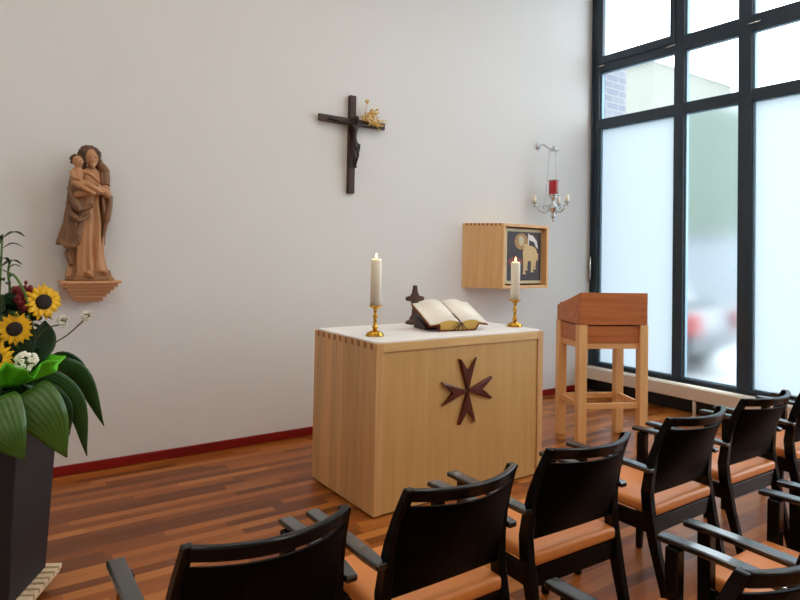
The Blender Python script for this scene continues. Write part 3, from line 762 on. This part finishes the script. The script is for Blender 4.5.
for s_ in (-1, 1):
    for k in range(5): ball(b, (xs(181)+s_*(.044-.001*k), -.03+.008*k, zc(70+k*13)), .017, 8)
ccx = xs(150)-.034
for k in range(30):
    a = rnd.uniform(-.3, PI+.3); e_ = rnd.uniform(-.5, 1.4); ball(b, (ccx+.034*cos(a)*cos(e_), -.10+.032*sin(a)*cos(e_), zc(108)+.036*sin(e_)), .012, 7)
remeshed('hair', b, M['statue_hair'], stt, .004, 1)
# child
b = BM()
ball(b, (xs(150), -.105, zc(150)), .04, 16, (1.0, .75, 1.25), Matrix.Rotation(.25, 3, 'Y'))
ball(b, (xs(152), -.11, zc(110)), .034, 18, (.92, .95, 1.1)); ball(b, (xs(158), -.142, zc(112)), .006, 8)
tube(b, bez([(xs(168), -.115, zc(140)), (xs(186), -.128, zc(148)), (xs(204), -.135, zc(165)), (xs(212), -.135, zc(172))], 5), [.015]*6+[.012]*6+[.010]*4, 10)
tube(b, bez([(xs(134), -.115, zc(142)), (xs(136), -.14, zc(160)), (xs(156), -.15, zc(168))], 5), [.015]*6+[.011]*5, 10)
tube(b, bez([(xs(150), -.115, zc(175)), (xs(182), -.15, zc(186)), (xs(206), -.14, zc(200)), (xs(222), -.128, zc(206))], 5), [.026]*5+[.020]*6+[.013]*5, 10)
tube(b, bez([(xs(140), -.115, zc(175)), (xs(160), -.15, zc(192)), (xs(196), -.145, zc(212))], 5), [.024]*5+[.015]*6, 10)
tube(b, [(xs(152), -.108, zc(128)), (xs(152), -.11, zc(118))], .018, 10)
bmesh.ops.translate(b, verts=b.verts[:], vec=(-.034, 0, 0))
remeshed('child', b, M['statue_robe'], stt, .0038, 2)
for cx_, cy_, cz_, dx_, r_ in ((xs(181)+.004, -.0675, zc(88), .018, .0055), (xs(152)-.033, -.140, zc(107), .012, .004)):
    for s_ in (-1, 1):
        b = BM(); ball(b, (cx_+s_*dx_, cy_, cz_), r_, 10, (1.2, .7, .7)); obj('eye', b, M['statue_hair'], stt, smooth=True)

for o in stt.children:          # the carved figure leans slightly back to its right
    if o.name.startswith('statue_base'): continue
    for v in o.data.vertices: v.co.x -= .05*v.co.z/.84

# ------------------------------------------------------------------ chairs
def make_chair():
    c = thing('armchair', 'chair', 'chair', (0, 0, 0))
    E = M['ebony']
    def arc(x, sag=.075): return -sag*(1-(x/.215)**2)
    for s in (-1, 1):
        b = BM(); zs = [0, .12, .28, .42, .5, .58, .66, .74, .80, .832]
        ys = [-.245, -.215, -.172, -.142, -.133, -.141, -.157, -.183, -.208, -.223]
        xx = [.228, .230, .233, .234, .232, .227, .220, .213, .207, .205]
        rect_sweep(b, [(s*x, y, z) for x, y, z in zip(xx, ys, zs)], [.026, .03, .034, .036, .034, .032, .03, .028, .026, .026], [.034, .038, .044, .048, .046, .042, .04, .036, .034, .032])
        obj('rear_leg', b, E, c, bevel=.004, smooth=False)
        b = BM(); rect_sweep(b, [(s*.244, .222, 0), (s*.243, .215, .2), (s*.242, .208, .42), (s*.246, .208, .599)], [.028, .036, .042, .040], [.028, .036, .045, .045])
        obj('front_leg', b, E, c, bevel=.005)
        b = BM(); n = 12; rings = []
        for k in range(n+1):
            t_ = k/n; y = -.175+.445*t_; z = .606+.006*sin(PI*t_)+(.004*(t_-.5)); x = s*(.262+.004*sin(PI*t_)); ww = .050 if t_ > .1 else .044
            if k == 0: ww = .036
            rings.append([(x-ww/2, y, z-.010), (x+ww/2, y, z-.010), (x+ww/2, y, z+.010), (x-ww/2, y, z+.010)])
        quad_loft(b, rings); obj('armrest', b, M['ebony_gloss'], c, bevel=.006, seg=3)
    def curved(z0, z1, th, xw0, xw1, nz_, name, bev=.003):
        b = BM(); n = 16; rings = []
        for k in range(n+1):
            u = -1+2*k/n; ring = []
            f_, r_ = [], []
            for j in range(nz_+1):
                z = z0+(z1-z0)*j/nz_; hwid = xw0+(xw1-xw0)*j/nz_
                yb_ = -.133-(z-.5)*.27 if z > .5 else -.133
                x = u*hwid; y = yb_+arc(x)*max(0, min(1, (z-.47)/.3))
                f_.append((x, y+th/2, z)); r_.append((x, y-th/2, z))
            rings.append(f_+list(reversed(r_)))
        quad_loft(b, rings); return obj(name, b, M['ebony_panel'] if name == 'back_panel' else E, c, bevel=bev)
    curved(.795, .834, .026, .208, .206, 2, 'top_rail', .006)
    curved(.482, .780, .014, .228, .208, 6, 'back_panel', .003)
    b = BM()
    box(b, -.235, .235, .19, .215, .325, .395); box(b, -.225, .225, -.165, -.14, .325, .395)
    box(b, -.24, -.218, -.1395, .1895, .325, .395); box(b, .218, .24, -.1395, .1895, .325, .395)
    obj('seat_frame', b, E, c, bevel=.003)
    b = BM(); n = 10
    xs_, ys_ = [-.226+.452*k/n for k in range(n+1)], [-.168+.405*k/n for k in range(n+1)]
    def zt2(x, y): return .444+.012*(1-(x/.226)**2)*(1-((y-.03)/.21)**2)
    top = [[b.verts.new((x, y, zt2(x, y))) for x in xs_] for y in ys_]; bot = [[b.verts.new((x, y, .396)) for x in xs_] for y in ys_]
    for i in range(n):
        for j in range(n):
            b.faces.new((top[i][j], top[i][j+1], top[i+1][j+1], top[i+1][j])); b.faces.new((bot[i][j], bot[i+1][j], bot[i+1][j+1], bot[i][j+1]))
    for i in range(n):
        b.faces.new((top[0][i], bot[0][i], bot[0][i+1], top[0][i+1])); b.faces.new((top[n][i], top[n][i+1], bot[n][i+1], bot[n][i]))
        b.faces.new((top[i][0], top[i+1][0], bot[i+1][0], bot[i][0])); b.faces.new((top[i][n], bot[i][n], bot[i+1][n], top[i+1][n]))
    o = obj('seat', b, M['orange'], c, smooth=True, bevel=.016, seg=4); o['label'] = 'orange padded leather seat'
    return c
ch0 = make_chair()
chairs = [(-3.237, -2.980, 0, 'black wooden armchair at the left end of the front row, nearest the flower planter'),
          (-2.609, -2.972, 0, 'black armchair with orange seat, second from the left in the front row'),
          (-1.96, -2.938, -2, 'black armchair with orange seat standing in the front row before the altar\'s right end'),
          (-1.20, -2.912, 0, 'black armchair with orange seat, fourth from left in front row, in line with the lectern'),
          (-.535, -2.90, -1, 'black armchair with orange seat, fifth from the left in the front row'),
          (.17, -2.895, 0, 'black armchair with orange seat half cut off by the right picture edge, front row'),
          (.90, -2.895, 0, 'black armchair farthest right in the front row, only an arm tip showing'),
          (-2.268, -3.735, 0, 'black armchair in second row, nearest the camera, its back cut off at picture bottom'),
          (-1.568, -3.722, 0, 'black armchair with orange seat in second row behind the fourth front-row chair'),
          (-.88, -3.715, 0, 'black armchair in second row at the right picture edge, only its arms showing')]
for i, (x, y, a, lab) in enumerate(chairs):
    if i == 0:
        ch0.location = (x, y, 0); ch0['label'] = lab; ch0['group'] = 'black armchairs in two rows'
    else: dup(ch0, (x, y, 0), math.radians(a), lab)

# ------------------------------------------------------------------ planter and flowers
PC = Vector((-3.768, -1.56, 0)); e1 = Vector((-.474, -.880, 0)); PA = math.atan2(e1.y, e1.x)
tr = thing('plant_trolley', 'pale slatted plant trolley on castors under the black planter', 'plant trolley', PC, PA)
for k in range(9):
    b = BM(); y = -.2+k*.0455; box(b, y, y+.03, -.215, .215, .075, .095); obj('slat', b, M['trolley'], tr, bevel=.002)
b = BM()
box(b, -.205, -.19, -.205, .205, .055, .0745); box(b, .19, .205, -.205, .205, .055, .0745); box(b, -.189, .189, -.205, -.19, .055, .0745); box(b, -.189, .189, .19, .205, .055, .0745)
obj('rim', b, M['trolley'], tr, bevel=.002)
for sx_ in (-1, 1):
    for sy_ in (-1, 1):
        b = BM(); tube(b, [(sx_*.15-.014, sy_*.15, .027), (sx_*.15+.014, sy_*.15, .027)], .027, 16); box(b, sx_*.15-.02, sx_*.15+.02, sy_*.15-.02, sy_*.15+.02, .054, .075); obj('castor', b, M['trolley_dark'], tr)
pot = thing('planter', 'tall square black planter full of flowers at the left picture edge', 'planter', PC+Vector((0, 0, .0955)), PA)
b = BM(); h0, h1, H = .1625, .186, .71
def sq(h, z): return [(-h, -h, z), (h, -h, z), (h, h, z), (-h, h, z)]
quad_loft(b, [sq(h0, 0), sq(h1, H), sq(h1-.022, H), sq(h1-.024, H-.06)]); obj('pot_body', b, M['pot'], pot, bevel=.006)
b = BM(); box(b, -h1+.026, h1-.026, -h1+.026, h1-.026, H-.07, H-.03); obj('soil', b, M['soil'], pot)
SOIL = PC+Vector((0, 0, .0955+H-.035))
def leaf_mesh(spine, width, n=22, m=8, fold=.25, tipw=0.0, curl=.0, wave=.0, side=None, pk=.42):
    b = BM(); uvl = b.loops.layers.uv.new('leaf'); P = bez(spine, max(2, n//(len(spine)-1))); L = len(P)
    rows_ = []
    for i, p_ in enumerate(P):
        t_ = i/(L-1)
        tg = (P[min(i+1, L-1)]-P[max(i-1, 0)]).normalized()
        sd = side if side else tg.cross(Vector((0, 0, 1)))
        sd = (sd-tg*sd.dot(tg)); sd = sd.normalized() if sd.length > 1e-4 else Vector((1, 0, 0))
        nn = sd.cross(tg)
        k_ = (t_/pk)**.75 if t_ < pk else max(0, 1-((t_-pk)/(1-pk))**1.9)
        wd = width*max(.03, min(1, k_))
        row = []
        for j in range(m+1):
            u = -1+2*j/m
            row.append(b.verts.new(p_+sd*(wd/2*u)+nn*(fold*wd*.5*(abs(u)**1.5)+curl*wd*u*u+wave*sin(t_*15+u*2)*abs(u))))
        rows_.append(row)
    for a_, c_ in zip(rows_, rows_[1:]):
        for j in range(m): b.faces.new((a_[j], a_[j+1], c_[j+1], c_[j]))
    pos = {}
    for i, r_ in enumerate(rows_):
        for j, v_ in enumerate(r_): pos[v_] = (j/m, i/(L-1))
    for f_ in b.faces:
        for l_ in f_.loops: l_[uvl].uv = pos[l_.vert]
    return b
def leaf(name, label, spine, width, mat, group='broad leaves round the planter', **k):
    b = leaf_mesh(spine, width, **k); o = obj(name, b, mat, None, smooth=True, solid=.0016)
    return tag(o, label, 'leaf', group)
S3 = (-3.74, -1.58, .80)
CS = Vector((.8, -.58, -.1))
leaf('broad_leaf', 'largest drooping olive green leaf hanging in front of the black planter', [S3, (-3.69, -1.78, .915), (-3.60, -1.85, .83), (-3.518, -1.80, .655)], .20, M['leaf_light'], side=Vector((.9, .0, .55)), fold=.12)
leaf('broad_leaf', 'long dark green leaf arching farthest out to the right over the wall', [S3, (-3.60, -1.55, .955), (-3.45, -1.54, .93), (-3.335, -1.52, .69)], .12, M['leaf'], side=Vector((.75, -.4, .55)), fold=.25)
leaf('broad_leaf', 'green leaf hanging with a curled withered tip between the two longest leaves', [S3, (-3.63, -1.64, .94), (-3.485, -1.66, .85), (-3.42, -1.64, .60)], .13, M['leaf'], side=Vector((.75, -.3, .5)), fold=.2, pk=.30)
leaf('broad_leaf', 'drooping olive green leaf at the left picture edge over the planter front', [S3, (-3.78, -1.80, .915), (-3.735, -1.90, .81), (-3.672, -1.88, .695)], .18, M['leaf_light'], side=Vector((.9, 0, .5)), fold=.15)
leaf('broad_leaf', 'upright pointed dark leaf beside the lower sunflower', [S3, (-3.66, -1.60, 1.0), (-3.60, -1.60, 1.10), (-3.59, -1.58, 1.19)], .12, M['leaf_dark'], side=Vector((.9, -.3, .2)), fold=.2, pk=.6)
leaf('broad_leaf', 'narrow dark leaf behind the long arching leaf', [S3, (-3.58, -1.5, 1.0), (-3.45, -1.47, .97), (-3.37, -1.45, .80)], .07, M['leaf_dark'], side=Vector((.75, -.4, .4)), fold=.3)
leaf('broad_leaf', 'dark drooping leaf in shade between the largest leaf and the withered one', [S3, (-3.66, -1.62, .92), (-3.53, -1.66, .84), (-3.49, -1.64, .70)], .10, M['leaf_dark'], side=Vector((.75, -.4, .4)), fold=.2)
leaf('broad_leaf', 'broad green leaf drooping at the hidden left side of the planter', [S3, (-3.9, -1.62, .97), (-4.02, -1.68, .88), (-4.07, -1.7, .64)], .18, M['leaf'], side=Vector((.3, -.8, .3)), fold=.2)

BK = 'dark leaves in the bouquet'
leaf('bouquet_leaf', 'dark pointed leaf just under the topmost sunflower', [SOIL, (-3.68, -1.58, 1.08), (-3.66, -1.60, 1.22), (-3.605, -1.62, 1.20)], .10, M['leaf_dark'], BK, side=Vector((.5, -.5, .6)), fold=.2, pk=.7)
leaf('bouquet_leaf', 'dark broad leaf behind and left of the topmost sunflower', [SOIL, (-3.72, -1.57, 1.1), (-3.715, -1.58, 1.25), (-3.68, -1.59, 1.32)], .11, M['leaf_dark'], BK, side=Vector((.9, -.3, -.2)), fold=.15, pk=.65)
leaf('bouquet_leaf', 'dark broad leaf between the two lower sunflowers', [SOIL, (-3.75, -1.59, 1.0), (-3.745, -1.60, 1.12), (-3.75, -1.62, 1.24)], .12, M['leaf_dark'], BK, side=Vector((.9, -.3, .1)), fold=.15, pk=.6)
leaf('bouquet_leaf', 'dark leaf at the picture edge above the lowest sunflower', [SOIL, (-3.79, -1.6, 1.05), (-3.78, -1.61, 1.2), (-3.75, -1.63, 1.31)], .10, M['leaf'], BK, side=Vector((.9, -.3, -.1)), fold=.15, pk=.6)
leaf('bouquet_leaf', 'dark leaf filling the space right of the lower sunflower', [SOIL, (-3.69, -1.61, 1.0), (-3.665, -1.62, 1.10), (-3.64, -1.63, 1.18)], .09, M['leaf_dark'], BK, side=Vector((.9, -.3, -.2)), fold=.2, pk=.6)

def sunflower(label, c, r, aim, stem_from):
    c = Vector(c); f = Vector(aim).normalized()
    t = thing('sunflower', label, 'sunflower', c, 0, 'sunflowers in the planter')
    q = f.to_track_quat('Z', 'Y').to_matrix()
    rr = random.Random(int(abs(c.x*1000)))
    b = BM()
    for layer, (nn, z0, ln) in enumerate(((17, .0, 1.0), (16, .006, .9))):
        for k in range(nn):
            a = 2*PI*(k+.5*layer)/nn+rr.uniform(-.07, .07); L = r*ln*rr.uniform(.9, 1.08); w_ = r*.27; up_ = rr.uniform(.0, .22)
            da = Vector((cos(a), sin(a), 0)); sa = Vector((-sin(a), cos(a), 0)); rows_ = []
            for i in range(6):
                t_ = i/5; rad_ = r*.36+(L-r*.36)*t_; ww = w_*(.55, .9, 1, .85, .5, .05)[i]; z = z0+up_*r*.3*sin(t_*2.4)
                rows_.append([b.verts.new(q @ (da*rad_+sa*(u*ww/2)+Vector((0, 0, z+abs(u)*.004)))) for u in (-1, 0, 1)])
            for A_, B_ in zip(rows_, rows_[1:]):
                for j in range(2): b.faces.new((A_[j], A_[j+1], B_[j+1], B_[j]))
    obj('petals', b, M['petal'], t, smooth=True, solid=.001)
    b = BM(); lathe(b, [(r*.12, .022), (r*.3, .019), (r*.41, .012), (r*.45, .004), (r*.4, -.006)], seg=24)
    bmesh.ops.transform(b, matrix=q.to_4x4(), verts=b.verts[:]); obj('seed_disc', b, M['seeds'], t, smooth=True)
    b = BM(); lathe(b, [(r*.5, -.004), (r*.42, -.016), (.008, -.03)], seg=20); bmesh.ops.transform(b, matrix=q.to_4x4(), verts=b.verts[:])
    s0 = Vector(stem_from)-c; tube(b, bez([-f*.025, -f*.09+Vector((0, 0, -.03)), s0*.6+Vector((0, 0, .02)), s0], 6), .007, 8); obj('stem', b, M['stem'], t, smooth=True)
sunflower('sunflower at the upper right of the bouquet, nearest the wall statue', (-3.604, -1.62, 1.272), .077, (.25, -.9, .12), SOIL+Vector((.05, .02, 0)))
sunflower('sunflower facing the room below and left of the topmost one', (-3.706, -1.66, 1.168), .069, (-.02, -1, .05), SOIL+Vector((.0, -.04, 0)))
sunflower('sunflower half cut off by the left picture edge above the green tissue', (-3.773, -1.68, 1.055), .07, (-.1, -1, .2), SOIL+Vector((-.04, -.05, 0)))

def umbel(label, c, r, base, mat_stem, nflo=26):
    c = Vector(c); t = thing('white_flower', label, 'flower', c, 0, 'small white flowers in the bouquet')
    rr = random.Random(int(abs(c.x*977))); b = BM()
    for k in range(nflo):
        v = Vector((rr.gauss(0, 1), rr.gauss(0, 1), rr.gauss(.25, 1))).normalized(); q = v*r*rr.uniform(.75, 1.0)
        for j in range(5):
            s_, u_ = frame_of(v); a = 2*PI*j/5
            ball(b, q+(s_*cos(a)+u_*sin(a))*r*.16, r*.15, 6, (1, 1, .8))
    obj('petals', b, mat_petal(), t, smooth=True)
    b = BM(); ball(b, (0, 0, -r*.15), r*.55, 8)
    pts = [Vector((0, 0, -r*.4))]+[Vector(p_)-c for p_ in base]
    tube(b, bez(pts, 8), .0032, 7); obj('stem', b, mat_stem, t, smooth=True)
def mat_petal(): return M['white_petal']
umbel('small white flower on the longest bare stem, farthest right in the bouquet', (-3.433, -1.60, 1.205), .024, [(-3.5, -1.6, 1.13), (-3.585, -1.6, 1.06), (-3.70, -1.57, .87)], M['stem_brown'])
umbel('small white flower on a bare stem just right of the upright dark leaf', (-3.525, -1.60, 1.185), .025, [(-3.60, -1.6, 1.145), (-3.66, -1.6, 1.02), (-3.73, -1.56, .87)], M['stem_brown'])
umbel('full white flower head nestled in the bright green tissue', (-3.665, -1.72, 1.04), .042, [(-3.70, -1.64, .95), (-3.74, -1.58, .86)], M['stem'], 40)

# bright green collar of tissue
b = BM(); rr = random.Random(9); n, mrow = 64, 7; rows_ = []
for i in range(mrow):
    t_ = i/(mrow-1); row = []
    for k in range(n):
        a = 2*PI*k/n; r = .05+.125*t_+.02*t_*sin(a*9+1.3)+.012*t_*sin(a*17); z = .935+.085*t_+.03*t_*sin(a*7)+.012*t_*sin(a*15+2)
        row.append(b.verts.new((-3.72+r*1.05*cos(a), -1.625+r*.95*sin(a), z)))
    rows_.append(row)
for A_, B_ in zip(rows_, rows_[1:]):
    for k in range(n): b.faces.new((A_[k], A_[(k+1) % n], B_[(k+1) % n], B_[k]))
tag(obj('tissue_collar', b, M['bright_green'], None, smooth=True, solid=.002), 'ruffled bright green tissue collar around the flower stems in the planter', 'tissue paper')

# red drooping flowers and tall leafy stems
rr = random.Random(21)
def cluster_flower(name, label, cat, spine, rad, mat, nb, group=None):
    t = thing(name, label, cat, spine[0]); o0 = Vector(spine[0]); P = [p_-o0 for p_ in bez(spine, 10)]
    b = BM(); tube(b, P, .004, 6); obj('stem', b, M['stem'], t, smooth=True)
    b = BM(); tail = P[len(P)*2//3:]
    for k in range(nb):
        q = rr.choice(tail)+Vector((rr.gauss(0, rad*.5), rr.gauss(0, rad*.5), rr.gauss(0, rad*.6))); ball(b, q, rr.uniform(.006, .011), 7, (1, 1, 1.5))
    obj('blossom', b, mat, t, smooth=True)
cluster_flower('red_amaranth', 'drooping dark red flower behind the topmost sunflower', 'flower', [SOIL+Vector((.02, .04, 0)), (-3.71, -1.55, 1.2), (-3.69, -1.57, 1.33), (-3.655, -1.6, 1.31), (-3.63, -1.62, 1.24)], .02, M['red_flower'], 60)
cluster_flower('red_amaranth', 'dark red flower left of the topmost sunflower, hanging between green stems', 'flower', [SOIL+Vector((.0, .04, 0)), (-3.74, -1.55, 1.2), (-3.715, -1.58, 1.33), (-3.69, -1.61, 1.31), (-3.68, -1.62, 1.25)], .018, M['red_flower'], 46)
def leafy(label, spine, nl, size, mat, start=.35, seed=1):
    t = thing('leafy_stem', label, 'plant stem', spine[0], 0, 'tall green stems in the bouquet'); o0 = Vector(spine[0]); P = [p_-o0 for p_ in bez(spine, 12)]
    b = BM(); tube(b, P, [.0065-.003*i/len(P) for i in range(len(P))], 7); obj('stem', b, M['stem'], t, smooth=True)
    r_ = random.Random(seed)
    for k in range(nl):
        i = int((start+(1-start)*k/nl)*(len(P)-1)); p_ = P[i]; a = k*2.4+r_.uniform(-.4, .4); L = size*r_.uniform(.7, 1.15)
        dr = Vector((cos(a), sin(a), 0))
        lf = leaf_mesh([p_, p_+dr*L*.5+Vector((0, 0, L*.28)), p_+dr*L+Vector((0, 0, L*.1))], L*.38, n=12, m=4, fold=.3)
        obj('leaf', lf, mat, t, smooth=True, solid=.001)
leafy('tallest green stem with a spread tuft of narrow leaves at the picture edge', [SOIL, (-3.76, -1.57, 1.2), (-3.757, -1.6, 1.47), (-3.755, -1.6, 1.555)], 9, .085, M['leaf_dark'], .38, 3)
leafy('green stem leaning right below the tallest stem, ending beside the sunflower', [SOIL+Vector((0.03, 0, 0)), (-3.72, -1.56, 1.25), (-3.73, -1.58, 1.40), (-3.722, -1.6, 1.45)], 8, .06, M['leaf_dark'], .3, 4)
leafy('dark leafy stem behind the two sunflowers', [SOIL+Vector((.04, .03, 0)), (-3.69, -1.56, 1.1), (-3.66, -1.57, 1.24)], 12, .10, M['leaf_dark'], .2, 5)
leafy('dark leafy stem filling the space left of the lower sunflower', [SOIL+Vector((-.02, -.02, 0)), (-3.76, -1.6, 1.1), (-3.76, -1.61, 1.3)], 14, .10, M['leaf'], .2, 6)
leafy('dark leafy stem filling the bouquet between tissue and sunflowers', [SOIL+Vector((.03, -.03, 0)), (-3.70, -1.61, 1.0), (-3.66, -1.61, 1.14)], 12, .10, M['leaf_dark'], .15, 8)
leafy('broad-leaved dark stem between the topmost sunflower and the red flowers', [SOIL+Vector((.01, .03, 0)), (-3.71, -1.55, 1.1), (-3.68, -1.57, 1.27)], 9, .15, M['leaf_dark'], .35, 12)
leafy('leafy stem at the hidden left side of the bouquet', [SOIL+Vector((-.06, .0, 0)), (-3.86, -1.58, 1.1), (-3.9, -1.6, 1.35)], 12, .10, M['leaf'], .2, 9)
# bent pale green stem crossing the red flowers
t = thing('leafy_stem', 'bare pale green stem bent over in front of the red flowers', 'plant stem', SOIL+Vector((.05, 0, 0)), 0, 'tall green stems in the bouquet')
o0 = t.location.copy(); b = BM(); tube(b, [p_-o0 for p_ in bez([o0, (-3.655, -1.6, 1.15), (-3.66, -1.64, 1.27), (-3.70, -1.64, 1.37), (-3.735, -1.62, 1.40)], 8)], .0048, 7); obj('stem', b, M['stem'], t, smooth=True)

# ------------------------------------------------------------------ outside
b = BM(); box(b, XW+.13, 40, -30, 40, -.3, -.1); struct(obj('ground_outside', b, M['paving']))
b = BM(); box(b, 2.3, 2.75, .03, .2, -.1, 3.85); struct(obj('trim_2', b, M['brick_grey']))
bl_ = thing('building', 'pale green brick building seen blurred through the middle window pane', 'building', (10.6, 3.2, -.1))
b = BM(); box(b, -.5, 3, -1.2, 1.7, 2.15, 5.0); obj('brick_storey', b, M['brick_green'], bl_)
b = BM(); box(b, -.4, 3, -1.2, 1.7, 0, 2.149); obj('ground_storey', b, M['render_grey'], bl_)
b = BM(); box(b, -.56, 3.1, -1.25, 1.75, 5.001, 5.12); obj('roof', b, M['render_white'], bl_)
b2 = thing('building', 'pale rendered building seen through the upper left window pane', 'building', (11.5, 7.0, -.1))
b = BM(); box(b, -.5, 3.5, -2.0, 5, 0, 6.9); obj('rendered_wall', b, M['render'], b2)
b = BM(); box(b, -.6, 3.6, -2.05, 5.1, 6.901, 7.0); obj('roof', b, M['render_white'], b2)
car = thing('car', 'dark blue-grey car with red tail lamp blurred behind the middle pane', 'car', (5.2, 1.5, -.1), math.radians(2))
# length along local Y, tail towards -Y
b = BM()
prof = [(-1.55, .32), (-1.6, .62), (-1.5, .92), (-.95, .98), (-.55, 1.38), (.0, 1.46), (.9, 1.42), (1.5, 1.0), (2.4, .86), (2.55, .6), (2.5, .3)]
quad_loft(b, [[(x*(.84 if z > 1.1 and abs(x) > .5 else 1), y, z) for y, z in prof] for x in (-.84, -.8, .8, .84)])
obj('body', b, M['car'], car, bevel=.06, seg=3, smooth=True)
b = BM(); prism(b, [(-.9, 1.02), (-.5, 1.36), (.0, 1.40), (.85, 1.36), (1.3, 1.02)], -.80, -.72, 'x'); obj('side_window', b, M['car_glass'], car)
b = BM(); prism(b, [(-.9, 1.02), (-.5, 1.36), (.0, 1.40), (.85, 1.36), (1.3, 1.02)], .72, .80, 'x'); obj('side_window', b, M['car_glass'], car)
for s in (-1, 1):
    b = BM(); box(b, min(s*.6, s*.865), max(s*.6, s*.865), -1.64, -1.3, .60, .88); obj('tail_lamp', b, M['tail'], car, bevel=.02)
    for y in (-.95, 1.7):
        b = BM(); tube(b, [(s*.68, y, .31), (s*.87, y, .31)], .31, 24); obj('wheel', b, M['rubber'], car)

# ------------------------------------------------------------------ light
w_ = bpy.data.worlds.new('overcast_sky'); SC.world = w_; w_.use_nodes = True
nt = w_.node_tree; bg = nt.nodes['Background']
tc = N(nt, 'ShaderNodeTexCoord'); sx = N(nt, 'ShaderNodeSeparateXYZ'); nt.links.new(tc.outputs['Generated'], sx.inputs[0])
rp = N(nt, 'ShaderNodeValToRGB'); rp.color_ramp.elements[0].position = 0; rp.color_ramp.elements[0].color = (.76, .87, .96, 1)
rp.color_ramp.elements[1].position = .8; rp.color_ramp.elements[1].color = (.84, .94, 1, 1)
nt.links.new(sx.outputs[2], rp.inputs[0]); nt.links.new(rp.outputs[0], bg.inputs[0]); bg.inputs[1].default_value = SKY = 5.2
SUN = bpy.data.lights.new('sun', 'SUN'); SUN.energy = .5; SUN.angle = .2; SUN.color = (1, .97, .92)
so = bpy.data.objects.new('sun', SUN); COL.objects.link(so); so.rotation_euler = Vector((.75, .25, -.62)).to_track_quat('-Z', 'Y').to_euler()
# round ceiling lamps of the room, behind and above the picture
for i, (x, y) in enumerate(((-4.0, -1.9), (-1.6, -2.2), (.6, -2.4), (-4.0, -4.6), (-1.6, -4.6), (.6, -4.6), (-4.0, -6.8), (-1.4, -6.8))):
    if i == 0:
        c0 = thing('ceiling_lamp', 'round white ceiling lamp above the rows of chairs', 'lamp', (x, y, ZC), 0, 'ceiling lamps')
        b = BM(); lathe(b, [(.17, 0), (.17, -.06), (.15, -.06), (.15, -.045), (0, -.045)], seg=32); obj('housing', b, M['lamp_white'], c0)
    else: dup(c0, (x, y, ZC), 0, 'round white ceiling lamp above the rows of chairs')
    L = bpy.data.lights.new('ceiling_lamp_light', 'AREA'); L.shape = 'DISK'; L.size = .28; L.energy = 13; L.color = (1, .90, .78)
    o = bpy.data.objects.new('ceiling_lamp_light', L); COL.objects.link(o); o.location = (x, y, ZC-.055)

# ------------------------------------------------------------------ render look
vs_ = SC.view_settings
SC.display_settings.display_device = 'sRGB'
vs_.view_transform = 'Standard'; vs_.look = 'None'; vs_.gamma = 1; vs_.use_curve_mapping = False; vs_.exposure = 0.16
SC.cycles.use_denoising = True
SC.cycles.max_bounces = 10; SC.cycles.diffuse_bounces = 6; SC.cycles.transparent_max_bounces = 12; SC.cycles.sample_clamp_indirect = 6
SC.cycles.caustics_reflective = False
